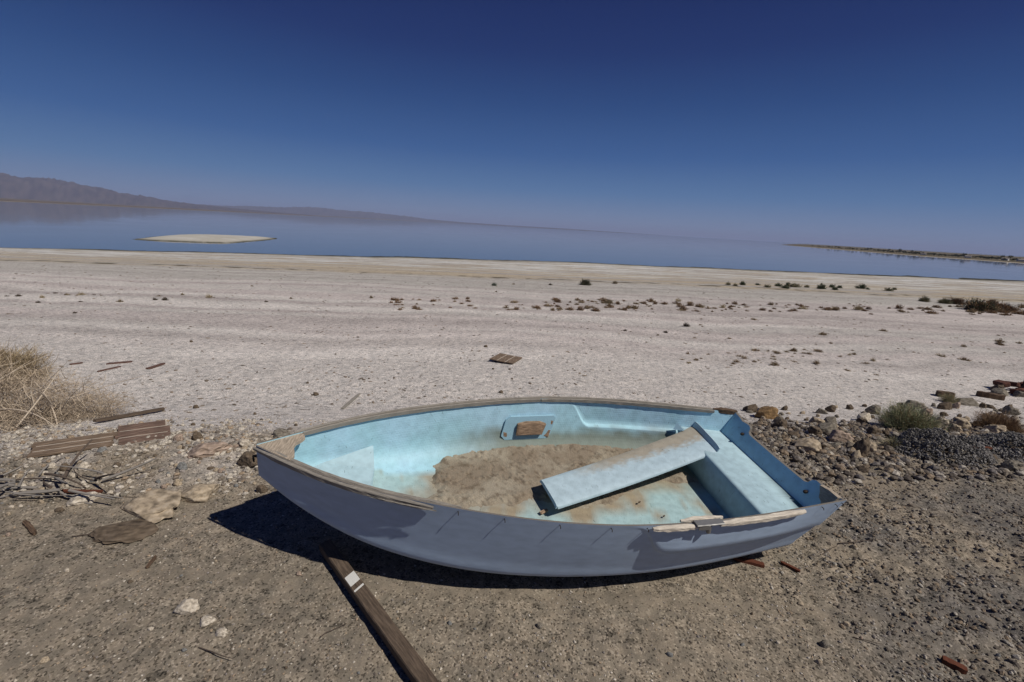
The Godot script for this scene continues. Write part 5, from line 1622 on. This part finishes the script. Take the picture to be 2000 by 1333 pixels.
func stick(called: String, label: String, a: Vector2, b: Vector2, w: float, thick: float, m: Material, category: String, group := "", lift := 0.004) -> MeshInstance3D:
	var st := begin()
	var n := 8
	var rings := []
	var len_ := a.distance_to(b)
	var bow := rng.randf_range(-0.02, 0.02) * len_
	for i in n + 1:
		var f := float(i) / n
		var s := 1.0 if i > 0 and i < n else rng.randf_range(0.4, 0.9)
		var z := bow * sin(PI * f) + rng.randf_range(-0.05, 0.05) * w
		var x := (f - 0.5) * len_
		rings.append(PackedVector3Array([Vector3(x, 0, z - w / 2 * s), Vector3(x, thick, z - w / 2 * s * 0.9), Vector3(x, thick * rng.randf_range(0.9, 1.1), z + w / 2 * s * 0.9), Vector3(x, 0, z + w / 2 * s)]))
	loft(st, rings, true, true, false)
	var o := single(called, done(st), m, label, category, group)
	var d := b - a
	var y0 := ground_h(a.x, a.y)
	var y1 := ground_h(b.x, b.y)
	o.transform = Transform3D(Basis(Vector3.UP, -atan2(d.y, d.x)) * Basis(Vector3(0, 0, 1), atan2(y1 - y0, len_)), Vector3((a.x + b.x) / 2, (y0 + y1) / 2 + lift - thick * 0.2, (a.y + b.y) / 2))
	return o


func make_timber() -> void:
	# the long plank with a band of white paint
	var a := Vector2(-0.835, -1.855)
	var b := Vector2(0.02, -0.955)
	var d := b - a
	var t := thing("plank", "long weathered brown plank with a white painted band, lying in front of the boat", "plank")
	t.transform = Transform3D(Basis(Vector3.UP, -atan2(d.y, d.x)) * Basis(Vector3(1, 0, 0), 0.06), Vector3((a.x + b.x) / 2, ground_h(-0.4, -1.4) + 0.034, (a.y + b.y) / 2))
	var st := begin()
	box(st, Vector3.ZERO, Vector3(d.length(), 0.046, 0.056), 0.004, 0.0006)
	part("timber", done(st), mats.plank, t)
	for q in [[-0.315, 0.062, 0.0], [-0.25, 0.010, 0.0]]:
		st = begin()
		var ring := []
		for e in [[-0.5, 0.0], [0.5, 0.0]]:
			var x: float = q[0] + e[0] * q[1]
			ring.append(PackedVector3Array([Vector3(x - 0.006, 0.0236, -0.0235), Vector3(x - 0.002 * e[0], 0.0240, 0.0), Vector3(x + 0.008, 0.0236, 0.0235), Vector3(x + 0.008, 0.0222, 0.0235), Vector3(x - 0.006, 0.0222, -0.0235)]))
		loft(st, ring, true, true, false)
		part("paint_band", done(st), mats.white_paint, t)
	siding("siding_sheet", "grooved brown siding board with a broken end, the one farther from the tumbleweed", Vector2(-2.80, -2.96), Vector2(-2.54, -3.13), Vector2(-2.36, -2.90), Vector2(-2.55, -2.72), mats.panel_red, 0.022, 0.05)
	siding("siding_sheet", "long grooved brown siding board at the foot of the tumbleweed", Vector2(-3.02, -2.66), Vector2(-2.73, -2.88), Vector2(-2.57, -2.70), Vector2(-2.95, -2.48), mats.panel, 0.018, 0.05)
	siding("siding_sheet", "small grooved brown siding scrap lying alone on the sand behind the boat", Vector2(-0.339, -6.32), Vector2(-0.147, -6.75), Vector2(0.154, -6.56), Vector2(0.05, -6.18), mats.panel, 0.03, 0.03)
	stick("batten", "thin weathered batten between the tumbleweed and the siding boards", Vector2(-3.14, -3.16), Vector2(-3.06, -3.74), 0.04, 0.02, mats.plank, "batten", "", 0.02)
	for q in [[Vector2(-4.90, -5.22), Vector2(-4.70, -5.36), 0.05], [Vector2(-4.71, -4.89), Vector2(-4.63, -5.11), 0.03], [Vector2(-4.30, -5.09), Vector2(-4.31, -5.37), 0.05], [Vector2(-5.20, -5.07), Vector2(-5.14, -5.17), 0.03]]:
		stick("wood_scrap", "reddish-brown scrap of wood on the sand beyond the tumbleweed", q[0], q[1], q[2], 0.012, mats.red_wood, "wood scrap", "reddish wood scraps on the sand")
	stick("lath", "thin grey lath lying on the sand behind the bow", Vector2(-1.606, -4.09), Vector2(-1.634, -4.68), 0.03, 0.01, mats.grey_wood, "lath")
	stick("wood_shard", "dark wood shard on the soil near the half-sunk dark slab", Vector2(-2.352, -1.928), Vector2(-2.213, -1.842), 0.022, 0.012, mats.brown_wood, "shard")
	stick("wood_shard", "short brown shard on the soil between the slab and the plank", Vector2(-1.552, -1.679), Vector2(-1.564, -1.75), 0.012, 0.01, mats.brown_wood, "shard")
	stick("rusty_strip", "rusty metal strip beside the driftwood heap", Vector2(-2.423, -2.187), Vector2(-2.206, -2.197), 0.022, 0.01, mats.rust, "metal strip", "", 0.012)
	stick("rusty_scrap", "curled rusty metal scrap under the stern quarter of the hull", Vector2(1.165, -1.955), Vector2(1.30, -1.92), 0.03, 0.014, mats.rust, "metal scrap")
	stick("rusty_scrap", "small rusty metal scrap on the soil off the transom's corner", Vector2(1.40, -1.95), Vector2(1.46, -1.89), 0.018, 0.01, mats.rust, "metal scrap")
	stick("rusty_scrap", "flat rusty red scrap lying on the gravel heap's edge", Vector2(3.68, -3.36), Vector2(3.86, -3.36), 0.03, 0.012, mats.rust, "metal scrap", "", 0.04)
	stick("rusty_scrap", "dark rusty wedge in the right foreground soil", Vector2(1.74, -1.44), Vector2(1.80, -1.40), 0.03, 0.02, mats.rust, "metal scrap")
	for q in [[Vector2(5.76, -5.86), Vector2(5.93, -5.80), "short weathered wood block nearer the yellowish tuft"], [Vector2(6.36, -5.92), Vector2(6.62, -5.82), "short weathered wood block between the long low boulder and the fire ring"]]:
		stick("wood_block", q[2], q[0], q[1], 0.09, 0.08, mats.brown_wood, "wood block")
	# heap of grey driftwood branches
	var heap := thing("driftwood_heap", "tangled heap of grey driftwood branches among the pale stones", "driftwood", Vector3(-2.62, ground_h(-2.62, -2.22), -2.22))
	var r := RandomNumberGenerator.new()
	r.seed = 5
	for i in 30:
		st = begin()
		var p := Vector3(r.randf_range(-0.35, 0.34), r.randf_range(0.01, 0.07), r.randf_range(-0.12, 0.14))
		var dir := Vector3(r.randf_range(-1, 1), r.randf_range(-0.1, 0.1), r.randf_range(-0.35, 0.35)).normalized()
		var bend := Vector3(r.randf_range(-0.5, 0.5), r.randf_range(-0.5, 0.2), r.randf_range(-0.4, 0.4))
		var pts := []
		var rad := []
		var r0 := r.randf_range(0.003, 0.011)
		for k in 6:
			pts.append(p)
			rad.append(r0 * (1.0 - 0.12 * k))
			p += dir * 0.055
			p.y = maxf(p.y, 0.006)
			dir = (dir + bend * 0.3).normalized()
		tube(st, pts, rad, 6)
		part("branch", done(st), mats.twig_grey if i % 4 else mats.twig_dark, heap)
	# loose twigs
	var spots := [[-1.9, -4.0, 0.16], [-2.3, -4.2, 0.22], [-2.0, -3.7, 0.13], [-2.9, -4.3, 0.2], [-1.2, -3.9, 0.18], [-0.9, -5.2, 0.2], [0.6, -5.0, 0.16], [0.9, -5.6, 0.2], [1.6, -4.8, 0.15], [-2.1, -2.2, 0.25], [-2.4, -1.75, 0.3], [-1.9, -1.9, 0.3], [-1.0, -1.3, 0.16], [-0.35, -1.2, 0.09], [1.75, -2.1, 0.26], [1.95, -2.15, 0.3], [1.5, -1.5, 0.1], [2.4, -1.9, 0.2], [2.6, -2.5, 0.22], [-0.62, -1.42, 0.10], [2.0, -1.6, 0.14]]
	for q in spots:
		st = begin()
		var p := Vector3(-q[2] / 2, 0.004, 0)
		var pts := []
		var rad := []
		var dz := 0.0
		for k in 6:
			pts.append(p)
			rad.append(0.0028 * (1.0 - 0.12 * k))
			dz += rng.randf_range(-0.4, 0.4)
			p += Vector3(q[2] / 5.0, rng.randf_range(-0.003, 0.005), dz * q[2] / 14.0)
		tube(st, pts, rad, 4)
		var back: bool = q[1] < -3.6
		var o := single("twig", done(st), mats.twig_dark, "thin dark twig on the pale sand behind the boat" if back else "thin dark twig on the brown soil of the bank", "twig", "twigs on the sand" if back else "twigs on the soil")
		place(o, q[0], q[1], Vector3.ONE, rng.randf_range(-0.9, 0.9), 0.002)
	# broken bricks and stones heaped at the old fire ring
	st = begin()
	box(st, Vector3.ZERO, Vector3(0.19, 0.07, 0.095), 0.012, 0.004)
	var brick := done(st)
	for i in 9:
		var o := single("broken_brick", brick, mats.brick, "broken red brick in the fire ring at the sand's edge", "brick", "bricks of the fire ring")
		var x := 7.12 + (i % 5) * 0.13 + rng.randf_range(-0.03, 0.03)
		var z := -6.12 - (i / 5) * 0.2 + rng.randf_range(-0.05, 0.05)
		o.transform = Transform3D(Basis.from_euler(Vector3(rng.randf_range(-0.4, 0.4), rng.randf() * 3.0, rng.randf_range(-0.3, 0.3))), Vector3(x, ground_h(x, z) + 0.04 + 0.05 * (i / 5), z))
	for q in [[6.86, -6.05, 0.2, 0.5, 0], [6.98, -6.22, 0.16, 0.6, 3], [7.06, -5.98, 0.17, 0.5, 0]]:
		put_stone(q, "grey stone at the edge of the brick fire ring", "stones of the fire ring")
	st = begin()
	tube(st, [Vector3(0, -0.05, 0), Vector3(0.01, 0.1, 0), Vector3(-0.01, 0.19, 0.01)], [0.022, 0.021, 0.018], 7)
	var post := single("charred_stake", done(st), mats.twig_dark, "short dark stake sticking out of the brick fire ring", "stake")
	post.position = Vector3(7.33, ground_h(7.33, -6.25) + 0.03, -6.25)


# ------------------------------------------------------------ sky
func make_sky() -> Sky:
	# clear desert sky: colour by height above the horizon, the same all round
	var keys := [[0.0, Color(0.185, 0.240, 0.362)], [1.4, Color(0.164, 0.230, 0.370)], [4.3, Color(0.086, 0.176, 0.350)], [8.3, Color(0.040, 0.107, 0.283)], [13.5, Color(0.021, 0.063, 0.200)], [18.4, Color(0.0125, 0.0340, 0.139)], [22.7, Color(0.0095, 0.0245, 0.113)], [40.0, Color(0.0090, 0.0220, 0.100)], [90.0, Color(0.0085, 0.0205, 0.092)]]
	var h := 512
	var im := Image.create(8, h, false, Image.FORMAT_RGBF)
	for y in h:
		var el := 90.0 - (y + 0.5) / h * 180.0
		var c: Color = keys[0][1]
		for i in keys.size() - 1:
			if el >= keys[i][0]:
				var f := clampf((el - keys[i][0]) / (keys[i + 1][0] - keys[i][0]), 0.0, 1.0)
				c = keys[i][1].lerp(keys[i + 1][1], f)
		for x in 8: im.set_pixel(x, y, c)
	var pm := PanoramaSkyMaterial.new()
	pm.panorama = ImageTexture.create_from_image(im)
	var sky := Sky.new()
	sky.sky_material = pm
	return sky


func _ready() -> void:
	# camera
	var cam := Camera3D.new()
	cam.name = "camera"
	cam.fov = 73.71
	cam.near = 0.05
	cam.far = 60000.0
	cam.transform = Transform3D(Basis(Vector3.RIGHT, deg_to_rad(-14.1)) * Basis(Vector3(0, 0, 1), deg_to_rad(3.25)), Vector3(0, 1.55, 0))
	add_child(cam)
	cam.current = true
	# sky, exposure, haze over the lake
	var env := Environment.new()
	env.background_mode = Environment.BG_SKY
	env.sky = make_sky()
	env.ambient_light_source = Environment.AMBIENT_SOURCE_SKY
	env.tonemap_mode = Environment.TONE_MAPPER_LINEAR
	env.tonemap_exposure = 1.0
	env.sdfgi_enabled = true
	env.ssao_enabled = true
	env.ssil_enabled = true
	env.fog_enabled = true
	env.fog_density = 0.00011
	env.fog_light_color = Color(0.78, 0.84, 1.0)
	var we := WorldEnvironment.new()
	we.name = "world_environment"
	we.environment = env
	add_child(we)
	# sun, high on the right and a little behind the camera
	var sun := DirectionalLight3D.new()
	sun.name = "sun"
	sun.light_energy = 1.28
	sun.light_color = Color(1.0, 0.97, 0.93)
	sun.light_angular_distance = 0.53
	sun.shadow_enabled = true
	add_child(sun)
	sun.look_at_from_position(Vector3(0.5777, 0.7660, 0.2818) * 50.0, Vector3.ZERO, Vector3.UP)

	rng.seed = 20240607
	n_big.seed = 1; n_big.frequency = 0.35; n_big.fractal_octaves = 4
	n_mid.seed = 2; n_mid.frequency = 1.6; n_mid.fractal_octaves = 4
	n_fine.seed = 3; n_fine.frequency = 11.0; n_fine.fractal_octaves = 3
	n_streak.seed = 4; n_streak.frequency = 0.7; n_streak.fractal_octaves = 4
	make_materials()
	make_ground()
	make_water()
	make_far_land()
	make_boat()
	make_stones()
	make_timber()
	make_plants()
	make_far_shore_things()
